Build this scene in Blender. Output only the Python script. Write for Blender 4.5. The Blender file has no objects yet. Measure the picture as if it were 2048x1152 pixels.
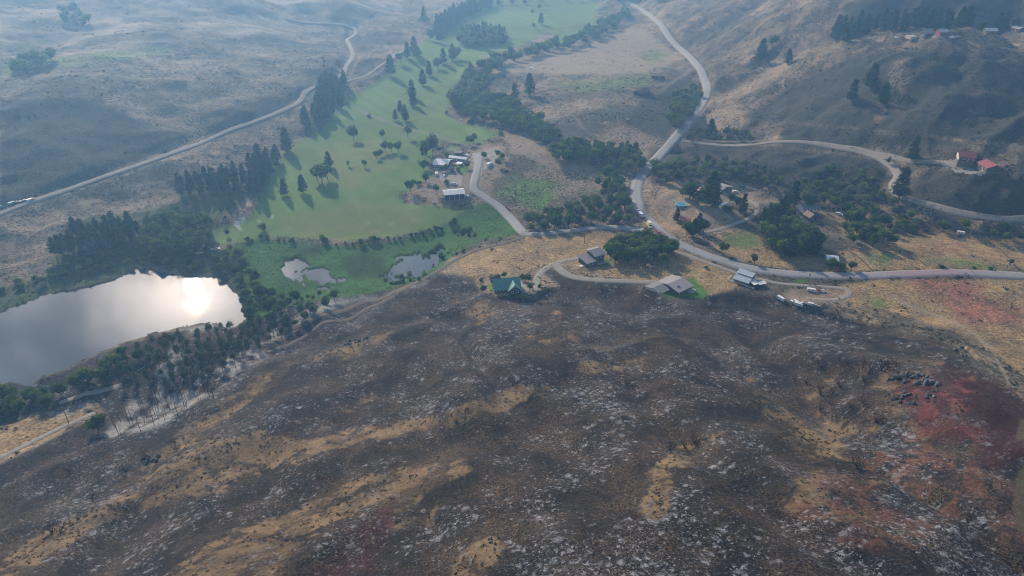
import bpy, math, random
import numpy as np
from mathutils import Vector

# ------------------------------------------------------------------ camera, sky, sun, exposure
sc = bpy.context.scene
COL = sc.collection
R = math.radians
CAM_Z = 200.0
PITCH = R(30.0)
FPX = 1384.0                      # focal length in pixels of the 2048 wide photograph
cam_d = bpy.data.cameras.new("camera")
cam_d.sensor_width = 36.0
cam_d.lens = 36.0 * FPX / 2048.0
cam_d.clip_start = 1.0
cam_d.clip_end = 20000.0
cam = bpy.data.objects.new("camera", cam_d)
COL.objects.link(cam)
cam.location = (0, 0, CAM_Z)
cam.rotation_euler = (R(90) - PITCH, 0, 0)
sc.camera = cam

SUN_EL, SUN_AZ = R(27.0), R(-28.0)          # azimuth from +Y, negative = to the left
CLOUD = 0.35
world = bpy.data.worlds.new("World")
sc.world = world
world.use_nodes = True
wt = world.node_tree
wt.nodes.clear()
w_out = wt.nodes.new('ShaderNodeOutputWorld')
w_bg = wt.nodes.new('ShaderNodeBackground')
w_sky = wt.nodes.new('ShaderNodeTexSky')
w_sky.sky_type = 'NISHITA'
w_sky.sun_disc = False
w_sky.sun_elevation = SUN_EL
w_sky.sun_rotation = SUN_AZ
w_sky.air_density = 1.0
w_sky.dust_density = 1.2
w_sky.altitude = 600
w_bg.inputs['Strength'].default_value = 0.10
# broken clouds (seen mirrored in the lake)
w_tc = wt.nodes.new('ShaderNodeTexCoord')
w_n = wt.nodes.new('ShaderNodeTexNoise')
w_n.inputs['Scale'].default_value = 8.5
w_n.inputs['Detail'].default_value = 7.0
w_n.inputs['Roughness'].default_value = 0.6
w_r = wt.nodes.new('ShaderNodeMapRange')
w_r.interpolation_type = 'SMOOTHSTEP'
w_r.inputs['From Min'].default_value = 0.37
w_r.inputs['From Max'].default_value = 0.62
w_mix = wt.nodes.new('ShaderNodeMix')
w_mix.data_type = 'RGBA'
w_hl = wt.nodes.new('ShaderNodeVectorMath')
w_hl.operation = 'MULTIPLY'
w_hl.inputs[1].default_value = (2.3, 2.4, 2.6)
w_off = wt.nodes.new('ShaderNodeVectorMath'); w_off.operation = 'ADD'; w_off.inputs[1].default_value = (CLOUD, 0.0, 0.0)
wt.links.new(w_tc.outputs['Generated'], w_off.inputs[0]); wt.links.new(w_off.outputs['Vector'], w_n.inputs['Vector'])
wt.links.new(w_n.outputs['Fac'], w_r.inputs['Value'])
wt.links.new(w_sky.outputs['Color'], w_hl.inputs[0])
wt.links.new(w_r.outputs['Result'], w_mix.inputs['Factor'])
wt.links.new(w_sky.outputs['Color'], w_mix.inputs['A'])
wt.links.new(w_hl.outputs['Vector'], w_mix.inputs['B'])
# bright aureole of the smoky air round the sun
w_sv = (math.sin(SUN_AZ) * math.cos(SUN_EL), math.cos(SUN_AZ) * math.cos(SUN_EL), math.sin(SUN_EL))
w_dot = wt.nodes.new('ShaderNodeVectorMath'); w_dot.operation = 'DOT_PRODUCT'; w_dot.inputs[1].default_value = w_sv
wt.links.new(w_tc.outputs['Generated'], w_dot.inputs[0])
w_sum = None
for ex, k in ((24.0, 0.15), (300.0, 2.6)):
    w_c = wt.nodes.new('ShaderNodeMath'); w_c.operation = 'MAXIMUM'; w_c.inputs[1].default_value = 0.0; wt.links.new(w_dot.outputs['Value'], w_c.inputs[0])
    w_p = wt.nodes.new('ShaderNodeMath'); w_p.operation = 'POWER'; w_p.inputs[1].default_value = ex; wt.links.new(w_c.outputs[0], w_p.inputs[0])
    w_k = wt.nodes.new('ShaderNodeMath'); w_k.operation = 'MULTIPLY_ADD'; w_k.inputs[1].default_value = k; wt.links.new(w_p.outputs[0], w_k.inputs[0])
    if w_sum is None: w_k.inputs[2].default_value = 1.0
    else: wt.links.new(w_sum, w_k.inputs[2])
    w_sum = w_k.outputs[0]
w_au = wt.nodes.new('ShaderNodeVectorMath'); w_au.operation = 'SCALE'
wt.links.new(w_mix.outputs['Result'], w_au.inputs[0]); wt.links.new(w_sum, w_au.inputs['Scale'])
wt.links.new(w_au.outputs['Vector'], w_bg.inputs['Color'])
wt.links.new(w_bg.outputs['Background'], w_out.inputs['Surface'])

sun_d = bpy.data.lights.new("sun", 'SUN')
sun_d.energy = 4.6
sun_d.angle = R(0.6)
sun_d.color = (1.0, 0.94, 0.86)
sun = bpy.data.objects.new("sun", sun_d)
COL.objects.link(sun)
sun_vec = Vector((math.sin(SUN_AZ) * math.cos(SUN_EL), math.cos(SUN_AZ) * math.cos(SUN_EL), math.sin(SUN_EL)))
sun.rotation_euler = (-sun_vec).to_track_quat('-Z', 'Y').to_euler()
sun.location = (-400, 800, 700)

sc.view_settings.view_transform = 'Standard'
sc.view_settings.look = 'None'
sc.view_settings.exposure = -0.08
sc.view_settings.gamma = 1.0
sc.view_settings.use_curve_mapping = False
sc.cycles.use_denoising = True
sc.cycles.use_adaptive_sampling = False
sc.cycles.use_light_tree = False
sc.cycles.filter_width = 1.05
sc.cycles.volume_bounces = 0
sc.cycles.max_bounces = 6
sc.cycles.transparent_max_bounces = 8

# ------------------------------------------------------------------ helpers
def link(o, parent=None):
    COL.objects.link(o)
    if parent is not None:
        o.parent = parent
    return o

def tag(o, label=None, cat=None, group=None, kind=None):
    if label: o['label'] = label
    if cat: o['category'] = cat
    if group: o['group'] = group
    if kind: o['kind'] = kind
    return o

def fast_mesh(name, V, F, smooth=False, mats=(), mat_idx=None):
    """V (n,3) float array, F (m,k) int array with k = 3 or 4."""
    me = bpy.data.meshes.new(name)
    V = np.ascontiguousarray(V, dtype=np.float32)
    F = np.ascontiguousarray(F, dtype=np.int32)
    m, k = F.shape
    me.vertices.add(len(V))
    me.vertices.foreach_set('co', V.ravel())
    me.loops.add(m * k)
    me.loops.foreach_set('vertex_index', F.ravel())
    me.polygons.add(m)
    me.polygons.foreach_set('loop_start', np.arange(0, m * k, k, dtype=np.int32))
    if smooth:
        me.polygons.foreach_set('use_smooth', np.ones(m, dtype=bool))
    for mt in mats:
        me.materials.append(mt)
    if mat_idx is not None:
        me.polygons.foreach_set('material_index', np.ascontiguousarray(mat_idx, dtype=np.int32))
    me.update(calc_edges=True)
    me.validate()
    return me

def obj(name, me, parent=None, loc=None):
    o = bpy.data.objects.new(name, me)
    if loc is not None: o.location = loc
    return link(o, parent)

def empty(name, loc=(0, 0, 0), rz=0.0):
    o = bpy.data.objects.new(name, None)
    o.empty_display_size = 1.0
    o.location = loc
    o.rotation_euler = (0, 0, rz)
    return link(o)

def vattr(me, name, rgba):
    a = me.attributes.new(name, 'FLOAT_COLOR', 'POINT')
    a.data.foreach_set('color', np.ascontiguousarray(rgba, dtype=np.float32).ravel())

def _hash(ix, iy, seed):
    h = (ix.astype(np.int64) * 374761393 + iy.astype(np.int64) * 668265263 + seed * 1442695041) & 0xFFFFFFFF
    h = ((h ^ (h >> 13)) * 1274126177) & 0xFFFFFFFF
    h = h ^ (h >> 16)
    return (h & 0xFFFF).astype(np.float64) / 65535.0

def vnoise(x, y, seed=0):
    x0, y0 = np.floor(x), np.floor(y)
    fx, fy = x - x0, y - y0
    fx = fx * fx * (3 - 2 * fx); fy = fy * fy * (3 - 2 * fy)
    ix, iy = x0.astype(np.int64), y0.astype(np.int64)
    a = _hash(ix, iy, seed); b = _hash(ix + 1, iy, seed)
    c = _hash(ix, iy + 1, seed); d = _hash(ix + 1, iy + 1, seed)
    return (a * (1 - fx) + b * fx) * (1 - fy) + (c * (1 - fx) + d * fx) * fy

def fbm(x, y, scale, octv=4, seed=0, gain=0.5):
    """about 0..1, mean 0.5"""
    s, amp, tot = 0.0, 1.0, 0.0
    fx, fy = x / scale, y / scale
    for i in range(octv):
        s = s + amp * vnoise(fx, fy, seed + i * 17); tot += amp
        amp *= gain; fx = fx * 2.03 + 11.3; fy = fy * 2.03 - 7.7
    return s / tot

def sstep(a, b, x):
    t = np.clip((x - a) / (b - a), 0, 1)
    return t * t * (3 - 2 * t)

CP, SP = math.cos(PITCH), math.sin(PITCH)
def ray(px, py):
    u = (np.asarray(px, float) - 1024) / FPX
    v = (np.asarray(py, float) - 576) / FPX
    return u, CP - v * SP, -SP - v * CP          # x, y, z of the direction

def project(x, y, z):
    zz = z - CAM_Z
    dep = y * CP - zz * SP
    return 1024 + FPX * x / dep, 576 - FPX * (y * SP + zz * CP) / dep

# ------------------------------------------------------------------ terrain heights
LAKE_Z = -14.0
CPTS = [
 # valley floor, main road, houses
 (1258,8,4),(1290,25,4),(1370,105,4),(1412,170,3),(1400,215,3),(1350,275,2),(1295,335,1),(1272,390,0),(1300,445,0),(1400,505,0),
 (1500,537,0),(1640,550,-1),(1800,549,-1),(2048,551,-1),(2300,560,0),(1010,575,0),(1190,525,1),(1350,575,0),(1490,560,0),(1100,500,-1),(1150,480,-1),
 (1050,467,-3),(950,500,-5),(1250,500,0),(1600,585,0),(1000,540,-2),(1150,558,1),(1250,562,1),(1450,570,0),
 (1362,406,4),(1450,380,5),(1500,420,3),(1580,460,1),(1650,415,5),(1680,470,1),(1700,520,-1),(1900,500,0),(2000,520,0),(1480,480,0),
 (1100,170,6),(1200,130,5),(1050,140,5),(1290,185,9),(1330,215,5),(1200,230,9),(1330,155,7),(1150,250,4),(1360,220,-3),
 (1100,320,4),(1180,330,2),(1000,380,-2),(1080,390,-5),(1100,300,6),(1200,300,-2),(1250,340,-3),(1000,300,2),
 # golf course
 (900,330,-3),(905,395,-4),(650,400,-8),(550,430,-10),(700,470,-11),(850,460,-10),(600,330,-6),(750,300,-5),(800,250,-4),(700,230,-3),
 (850,150,0),(950,270,-2),(780,150,1),(900,80,3),(1000,50,4),(1100,30,4),(1000,110,2),(950,200,0),(480,440,-10),(520,330,-5),
 (980,405,-6),
 # marsh and lake
 (600,540,-13.4),(750,540,-13.2),(500,520,-13.2),(850,500,-13.3),(960,440,-9),(430,480,-12.5),(650,590,-13),(540,610,-13.4),(800,560,-12.9),(900,470,-11.5),
 (100,590,-13.5),(250,530,-13),(380,520,-13),(495,620,-13.6),(400,660,-13.5),(200,720,-13.3),(60,790,-13.2),(0,600,-13),(-200,640,-13),(-250,800,-13),(150,660,-14.5),(300,620,-14.5),(-100,710,-14.5),
 # lake wood and railway grade
 (350,720,-12),(450,700,-11.5),(250,770,-11.5),(330,820,-12.5),(100,830,-11),(0,880,-10),(0,925,-8),(110,865,-8),(170,840,-9),(-250,1000,-8),
 (560,690,-9.5),(640,650,-9),(720,610,-8.5),(790,590,-7),(840,565,-7),(900,530,-6),(600,630,-11.5),
 # left country
 (0,428,-2),(150,375,0),(250,340,1),(350,305,2),(450,265,3),(520,240,4),(600,200,5),(640,170,6),(690,140,7),(705,110,9),(700,70,12),
 (100,460,-7),(250,390,-5),(100,520,-10),(400,350,-4),(0,520,-10),(-300,470,-2),(-300,600,-10),
 (0,320,14),(100,290,18),(200,290,10.5),(300,290,6),(60,240,29),(150,205,33),(220,212,28),(270,240,19),(380,260,7),(330,230,16),(-200,250,34),(-200,350,14),
 (0,190,38),(130,187,38),(350,200,20),(430,225,14),(420,160,28),(500,130,26),(550,170,17),(600,140,16),(640,110,14),(550,200,11),
 (100,140,40),(250,110,38),(350,100,35),(250,140,36),(400,75,36),(500,80,30),(600,70,22),(100,100,40),(300,60,48),(200,40,54),(60,40,58),(0,0,72),(200,0,70),(400,20,54),(450,0,62),
 (680,20,38),(620,30,34),(560,10,46),(700,0,44),(760,20,26),(760,80,14),(800,40,16),(830,0,26),(740,65,17),(760,110,9),(-300,120,60),(-300,0,90),
 # right hills
 (1440,110,16),(1440,160,12),(1430,60,22),(1400,20,26),(1350,0,20),(1500,60,42),(1500,120,26),(1470,200,10),(1560,150,32),(1500,180,18),(1560,135,24),(1500,165,12),(1560,20,66),(1460,0,52),(1640,100,56),(1640,85,46),(1720,80,66),(1720,70,62),(1650,20,76),
 (1450,260,4),(1550,240,14),(1550,285,7),(1650,295,8),(1740,308,12),(1795,350,8),(1790,385,4),(1900,420,5),(2010,438,5),(2150,430,8),(1450,300,0),(1520,310,6),(1600,320,8),(1660,310,6),
 (1400,345,-3),(1500,350,-3),(1600,385,-3),(1700,400,-3),(1780,440,-4),(1900,462,-4),(2048,482,-4),
 (1900,330,22),(1960,335,22),(1850,325,18),(1850,290,26),(1980,290,34),(2100,300,36),(1700,250,26),(1800,260,30),(1640,240,23),(1750,200,42),(1850,220,44),(1950,230,44),(2048,230,46),
 (1650,180,36),(1700,140,50),(1800,140,62),(1900,150,62),(2000,150,62),(1720,100,62),(1800,85,72),(1850,72,77),(1950,68,79),(2048,90,72),(1900,95,74),(2150,100,74),
 (1740,52,66),(1850,50,71),(1960,50,74),(2048,40,80),(1750,15,84),(1900,10,90),(2048,0,96),(2250,40,92),(1860,380,11),(1960,390,14),(2048,380,18),(2100,380,18),
 # burned hill in the foreground
 (0,1152,18),(-250,1250,20),(200,1152,30),(100,1040,8),(60,960,-4),(250,960,5),(330,880,4),(150,900,-5),(450,790,0),(400,1000,22),(420,900,13),(550,880,18),(520,980,25),(350,1090,28),(300,1000,14),
 (500,1140,44),(700,1150,48),(850,1130,58),(760,1000,44),(700,930,31),(620,1050,38),(900,950,41),(1024,1152,57),(1100,1060,55),(1000,1000,44),(1250,1150,63),(1300,1000,55),(1400,1152,62),(1380,900,46),(1200,930,44),
 (850,800,25),(700,800,12),(620,780,8),(560,745,3),(650,700,-2),(760,660,-1),(850,620,-2),(800,720,9),(930,720,16),(950,640,4),(900,580,-3),(1060,780,33),(1150,800,28),(980,870,33),(860,880,33),(1120,870,36),
 (1250,740,28),(1100,690,20),(1040,640,10),(1024,605,2),(1180,700,19),(1200,650,13),(1150,600,3),(1300,650,16),(1320,700,22),(1270,600,2),(1360,610,2),(1420,650,3),(1400,720,21),(1380,800,31),(1500,800,30),(1480,760,22),(1600,880,37),(1520,960,49),
 (1470,690,3),(1540,760,8),(1620,840,16),(1690,890,23),(1740,930,30),(1560,700,9),(1500,620,1),(1600,640,7),(1600,720,15),(1700,680,13),(1800,690,15),(1880,695,15),(1930,712,15),(1700,780,24),
 (1820,750,32),(1760,830,31),(1870,800,37),(1880,730,30),(1960,770,34),(2048,800,34),(1980,850,38),(2048,900,42),(1880,880,40),(1850,960,45),(1780,1000,46),(1700,1050,54),(1600,1100,60),(1900,1050,50),(1800,1150,58),(2048,1050,48),(2048,1152,52),(2250,1100,50),(1650,960,42),
 (1950,600,-1),(1850,620,0),(1780,600,0),(1950,660,3),(2040,650,0),(2040,720,4),(2000,700,4),(2200,650,0),(2200,800,12),(1720,640,2),(1800,655,5),
]
cp = np.array(CPTS, float)
u, v, w = ray(cp[:, 0], cp[:, 1])
tt = (cp[:, 2] - CAM_Z) / w
cx, cy, cz = u * tt, v * tt, cp[:, 2]
# the country beyond the frame, in metres
FAR = [(-900,1500,120),(-300,1600,90),(100,1900,30),(400,1800,14),(800,1700,110),(1300,1300,140),(1500,700,110),(1300,300,60),(900,100,30),(600,0,45),(-600,100,0),(-900,400,10),(-1100,800,70),
       (-1500,1500,140),(0,2600,90),(1000,2600,190),(-1200,2600,210),(2200,1500,210),(2200,400,120),(-2000,500,90),(-2000,1500,200),(0,30,66),(150,20,66),(-150,20,36),(320,40,60),(-300,30,10)]
fa = np.array(FAR, float)
cx = np.concatenate([cx, fa[:, 0]]); cy = np.concatenate([cy, fa[:, 1]]); cz = np.concatenate([cz, fa[:, 2]])

def rbf_fit(x, y, z, c=28.0, lam=2.5):
    n = len(x)
    d2 = (x[:, None] - x[None]) ** 2 + (y[:, None] - y[None]) ** 2
    A = -np.sqrt(d2 + c * c)
    K = np.zeros((n + 1, n + 1))
    K[:n, :n] = A + np.eye(n) * lam
    K[:n, n] = 1; K[n, :n] = 1
    return np.linalg.solve(K, np.concatenate([z, [0]]))
RB = rbf_fit(cx, cy, cz)
def rbf_eval(x, y, c=28.0):
    sh = x.shape; x = x.ravel(); y = y.ravel()
    out = np.empty(len(x))
    for i in range(0, len(x), 4000):
        d2 = (x[i:i + 4000, None] - cx[None]) ** 2 + (y[i:i + 4000, None] - cy[None]) ** 2
        out[i:i + 4000] = -np.sqrt(d2 + c * c) @ RB[:-1] + RB[-1]
    return out.reshape(sh)

NR, NT = 860, 1150
RMIN, RMAX, TMAX = 35.0, 3600.0, R(62.0)
LR0, LR1 = math.log(RMIN), math.log(RMAX)
def bil(G, fr, ft):
    nr, nt = G.shape
    fr = np.clip(fr, 0, nr - 1.001); ft = np.clip(ft, 0, nt - 1.001)
    i = fr.astype(int); j = ft.astype(int); a = fr - i; b = ft - j
    return (G[i, j] * (1 - a) + G[i + 1, j] * a) * (1 - b) + (G[i, j + 1] * (1 - a) + G[i + 1, j + 1] * a) * b
# coarse fit, then bilinear
cnr, cnt = 240, 260
lr, th = np.meshgrid(np.linspace(LR0, LR1, cnr), np.linspace(-TMAX, TMAX, cnt), indexing='ij')
HC = rbf_eval(np.exp(lr) * np.sin(th), np.exp(lr) * np.cos(th))
gi, gj = np.meshgrid(np.arange(NR), np.arange(NT), indexing='ij')
H = bil(HC, gi * (cnr - 1) / (NR - 1), gj * (cnt - 1) / (NT - 1))
lr, th = np.meshgrid(np.linspace(LR0, LR1, NR), np.linspace(-TMAX, TMAX, NT), indexing='ij')
GX, GY = np.exp(lr) * np.sin(th), np.exp(lr) * np.cos(th)

# ---- masks are outlined where things lie on the ground; a small raster keeps the outlines
MX0, MY0, MW, MH, MS = -700, -260, 1750, 960, 2.0
def raster(polys, blur=1):
    M = np.zeros((MH, MW), np.float32)
    for P in polys:
        P = [((x - MX0) / MS, (y - MY0) / MS) for x, y in P]
        xs = [p[0] for p in P]; ys = [p[1] for p in P]
        x0, x1 = max(0, int(min(xs))), min(MW, int(max(xs)) + 2)
        y0, y1 = max(0, int(min(ys))), min(MH, int(max(ys)) + 2)
        if x1 <= x0 or y1 <= y0: continue
        X, Y = np.meshgrid(np.arange(x0, x1) + .5, np.arange(y0, y1) + .5)
        ins = np.zeros(X.shape, bool)
        for k in range(len(P)):
            (ax, ay), (bx, by) = P[k], P[(k + 1) % len(P)]
            if ay == by: continue
            c = ((ay > Y) != (by > Y)) & (X < (bx - ax) * (Y - ay) / (by - ay) + ax)
            ins ^= c
        M[y0:y1, x0:x1] = np.maximum(M[y0:y1, x0:x1], ins)
    for _ in range(blur):
        M = (np.roll(M, 1, 0) + M + np.roll(M, -1, 0)) / 3
        M = (np.roll(M, 1, 1) + M + np.roll(M, -1, 1)) / 3
    return M
def strip(pts, w):
    """an outline around a line of points, w wide (pixels), flattened vertically"""
    P = np.array(pts, float); L, Rr = [], []
    for i in range(len(P)):
        a = P[max(0, i - 1)]; b = P[min(len(P) - 1, i + 1)]
        d = b - a; d /= np.hypot(*d) + 1e-9
        n = np.array([-d[1], d[0] * 0.8]) * w / 2
        L.append(tuple(P[i] + n)); Rr.append(tuple(P[i] - n))
    return L + Rr[::-1]
def look(M, px, py):
    fx = np.clip((px - MX0) / MS - .5, 0, MW - 1.001); fy = np.clip((py - MY0) / MS - .5, 0, MH - 1.001)
    return bil(M, fy, fx)
def inpoly(P, px, py):
    ins = np.zeros(np.shape(px), bool)
    for k in range(len(P)):
        (ax, ay), (bx, by) = P[k], P[(k + 1) % len(P)]
        if ay == by: continue
        ins ^= ((ay > py) != (by > py)) & (px < (bx - ax) * (py - ay) / (by - ay) + ax)
    return ins

LAKE = [(-650,720),(-300,672),(-100,648),(0,626),(60,604),(100,588),(180,574),(240,556),(268,536),(330,545),(372,553),(440,555),(462,580),(488,600),(480,612),(499,630),(470,652),(444,658),(436,645),(400,644),(350,655),(300,668),(235,688),(180,712),(130,736),(85,752),(62,772),(20,762),(0,768),(-300,790),(-650,830)]
POOLS = [[(558,524),(575,519),(588,516),(602,520),(612,528),(606,540),(604,550),(616,558),(590,562),(574,554),(568,540)],
         [(604,546),(622,543),(640,540),(655,541),(672,544),(690,543),(684,552),(668,555),(655,565),(640,558),(622,553)],
         [(745,562),(780,540),(800,520),(834,507),(862,499),(886,495),(878,514),(862,532),(854,548),(830,548),(800,554),(778,562)],
         [(914,466),(925,463),(937,466),(934,472),(918,471)],
         [(640,572),(652,570),(668,575),(672,580),(655,578)]]
GOLF = [(424,470),(440,452),(500,436),(520,400),(500,345),(560,305),(640,262),(690,200),(760,160),(810,110),(845,80),(880,62),(930,20),(940,-60),(1180,-60),(1200,10),(1180,45),(1100,62),(1030,95),(975,112),(930,140),(905,180),(893,225),(915,242),(1000,268),(960,290),(885,282),(850,330),(866,352),(822,376),(800,396),(815,408),(930,416),(955,404),(930,424),(880,452),(800,470),(720,480),(640,478),(560,472),(500,480),(430,492)]
MARSH = [(440,500),(470,488),(520,476),(600,482),(700,492),(800,482),(880,457),(925,424),(960,408),(990,406),(1020,432),(1046,466),(960,480),(915,500),(890,535),(872,553),(830,562),(760,585),(700,600),(640,600),(560,618),(510,645),(495,610),(470,560),(455,530)]
BURN = [(-650,1180),(-300,1030),(0,928),(90,885),(165,850),(215,835),(190,800),(120,815),(0,850),(-300,900),(-300,800),(0,775),(90,765),(140,740),(240,692),(310,672),(400,650),(440,662),(500,650),(540,632),(600,604),(660,598),(740,588),(800,572),(868,548),(938,552),(962,580),(990,592),(1062,594),(1122,574),(1100,556),(1086,544),(1100,538),(1130,548),(1190,562),(1290,566),(1306,578),(1340,596),(1418,602),(1442,586),(1500,582),(1548,592),(1600,614),(1680,634),(1760,656),(1850,672),(1905,690),(1936,712),(1960,740),(2048,800),(2300,900),(2700,1300),(1000,1500),(-650,1500)]
mark = {}
mark['lake'] = raster([LAKE])
mark['pool'] = raster(POOLS)
mark['golf'] = raster([GOLF], 2)
mark['marsh'] = raster([MARSH], 2)
mark['burn'] = raster([BURN], 2)
PX, PY = project(GX, GY, H)
flat = np.clip(look(raster([GOLF, MARSH, LAKE,
   [(900,440),(1280,440),(1420,460),(2300,480),(2300,600),(1600,600),(1450,590),(1300,575),(950,575),(880,550)],
   [(960,90),(1300,20),(1400,130),(1390,220),(1300,350),(1290,440),(1050,460),(950,400),(850,420),(800,380),(880,280),(1000,270)]], 10), PX, PY), 0, 1)
bn = np.clip(look(raster([BURN], 8), PX, PY), 0, 1)
way = np.clip(look(raster([strip(q, 30) for q in (
    [(-60,455),(0,428),(60,405),(150,375),(250,340),(350,305),(450,265),(520,240),(580,215),(603,200),(640,170),(685,150),(706,112),(700,92),(712,66),(700,52)],
    [(1364,282),(1420,289),(1500,290),(1560,284),(1620,286),(1680,295),(1740,308),(1778,328),(1795,350),(1785,368),(1792,386),(1830,402),(1900,421),(1960,433),(2060,437),(2150,430)],
    [(1735,305),(1820,322),(1880,325),(1960,340)], [(690,162),(760,132),(825,88)],
    [(1240,-20),(1258,6),(1290,25),(1330,62),(1370,106),(1395,132),(1411,165),(1413,190),(1400,215),(1350,277),(1296,335)])], 5), PX, PY) * 1.3, 0, 1)
flat = np.maximum(flat, way)
hill = (1 - flat)
amp = np.where(bn > .5, 0.55, 1.0) * hill
dist = np.hypot(GX, GY)
sp = fbm(GX * 0.9 + GY * 0.35, GY * 0.9 - GX * 0.35, 120, 4, 5)
H = H + amp * (sp - .5) * np.clip(dist / 30, 0, 17)
H = H + amp * (fbm(GX, GY, 26, 3, 9) - .5) * 3.4
H = H + (fbm(GX, GY, 7, 2, 19) - .5) * 0.5 * hill + (fbm(GX, GY, 30, 2, 3) - .5) * 0.8 * flat
# shallow gullies run down the burned face
rd = 1 - np.abs(2 * fbm(GX * .8 + GY * .5, (GY * .8 - GX * .5) * 1.9, 95, 4, 61) - 1)
H = H + hill * (1 - bn) * np.clip((dist - 420) / 150, 0, 1) * (rd - .6) * np.where(GX < 0, 8, 15)
face = hill * sstep(120, 200, GX) * sstep(540, 590, GY) * sstep(800, 700, GY)
rv = 1 - np.abs(2 * fbm(GX + .25 * GY + 14 * fbm(GX, GY, 60, 2, 64), GY * .22, 52, 3, 63) - 1)
H = H - face * sstep(.55, 1.0, rv) * 8
gul = 1 - np.abs(2 * fbm(GX + 0.35 * GY, GY * 0.35, 48, 3, 77) - 1)
H = H - bn * hill * sstep(0.70, 1.0, gul) * 4.2
rdg = 1 - np.abs(2 * fbm(GX * .8 + GY * .6, (GY * .8 - GX * .6) * 1.5, 75, 3, 78) - 1)
H = H + bn * hill * (rdg - .6) * 6.5
PX, PY = project(GX, GY, H)
wx = (fbm(GX, GY, 14, 3, 31) - .5); wy = (fbm(GX, GY, 14, 3, 32) - .5)
WPX, WPY = PX + wx * 14, PY + wy * 9
lake_m = look(mark['lake'], PX + wx * 7, PY + wy * 5)
wf = fbm(GX, GY, 3.5, 3, 35) - .5
pool_m = look(mark['pool'], PX + wx * 40 + wf * 40, PY + wy * 26 + wf * 24)
wet = np.maximum(lake_m, pool_m)
marsh_m = look(mark['marsh'], WPX, WPY)
near_lake = np.clip(look(raster([LAKE], 6), PX, PY) * 1.4, 0, 1)
H = np.where(wet > .5, np.minimum(H, LAKE_Z - 0.9), np.where((near_lake > .02) | (marsh_m > .3), np.maximum(H, LAKE_Z + 0.35), np.where(GX < 80, np.maximum(H, LAKE_Z + 0.35), H)))

def hz(x, y):
    x = np.asarray(x, float); y = np.asarray(y, float)
    r = np.maximum(np.hypot(x, y), RMIN)
    fr = (np.log(r) - LR0) / (LR1 - LR0) * (NR - 1)
    ft = (np.arctan2(x, y) + TMAX) / (2 * TMAX) * (NT - 1)
    return bil(H, fr, ft)
_T = np.exp(np.linspace(math.log(70), math.log(3500), 700))
def at(px, py):
    """points of the ground seen at these pixels of the photograph"""
    px = np.atleast_1d(np.asarray(px, float)); py = np.atleast_1d(np.asarray(py, float))
    dx, dy, dz = ray(px, py)
    X = dx[:, None] * _T; Y = dy[:, None] * _T; Z = CAM_Z + dz[:, None] * _T
    below = Z <= hz(X, Y)
    k = np.where(below.any(1), below.argmax(1), len(_T) - 1); k = np.maximum(k, 1)
    lo, hi = _T[k - 1], _T[k]
    for _ in range(18):
        m = (lo + hi) / 2
        b = CAM_Z + dz * m <= hz(dx * m, dy * m)
        hi = np.where(b, m, hi); lo = np.where(b, lo, m)
    return np.stack([dx * hi, dy * hi, hz(dx * hi, dy * hi)], 1)
def at1(px, py):
    p = at([px], [py])[0]
    return Vector((p[0], p[1], p[2]))
# ------------------------------------------------------------------ materials
def new_mat(name):
    m = bpy.data.materials.new(name)
    m.use_nodes = True
    nt = m.node_tree
    nt.nodes.clear()
    out = nt.nodes.new('ShaderNodeOutputMaterial')
    return m, nt, out
def N(nt, kind, **kw):
    n = nt.nodes.new(kind)
    for k, v in kw.items():
        if hasattr(n, k): setattr(n, k, v)
        else: n.inputs[k].default_value = v
    return n
def mixc(nt, fac, a, b, mode='MIX'):
    n = nt.nodes.new('ShaderNodeMix'); n.data_type = 'RGBA'; n.blend_type = mode; n.clamp_factor = True
    for key, val in (('Factor', fac), ('A', a), ('B', b)):
        s = n.inputs[key] if key == 'Factor' else [i for i in n.inputs if i.name == key and i.type == 'RGBA'][0]
        if hasattr(val, 'links'): nt.links.new(val, s)
        elif key == 'Factor': s.default_value = val
        else: s.default_value = (*val, 1) if len(val) == 3 else val
    return [o for o in n.outputs if o.type == 'RGBA'][0]
def math_n(nt, op, a, b=None, clamp=False):
    n = nt.nodes.new('ShaderNodeMath'); n.operation = op; n.use_clamp = clamp
    for i, val in enumerate((a, b)):
        if val is None: continue
        if hasattr(val, 'links'): nt.links.new(val, n.inputs[i])
        else: n.inputs[i].default_value = val
    return n.outputs[0]
def rng(nt, val, a, b, c=0.0, d=1.0):
    n = nt.nodes.new('ShaderNodeMapRange'); n.interpolation_type = 'SMOOTHSTEP'
    nt.links.new(val, n.inputs['Value'])
    n.inputs['From Min'].default_value = a; n.inputs['From Max'].default_value = b
    n.inputs['To Min'].default_value = c; n.inputs['To Max'].default_value = d
    return n.outputs['Result']
def noise(nt, vec, scale, detail=4, rough=0.55):
    n = nt.nodes.new('ShaderNodeTexNoise')
    n.inputs['Scale'].default_value = scale; n.inputs['Detail'].default_value = detail; n.inputs['Roughness'].default_value = rough
    nt.links.new(vec, n.inputs['Vector'])
    return n.outputs['Fac']

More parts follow.
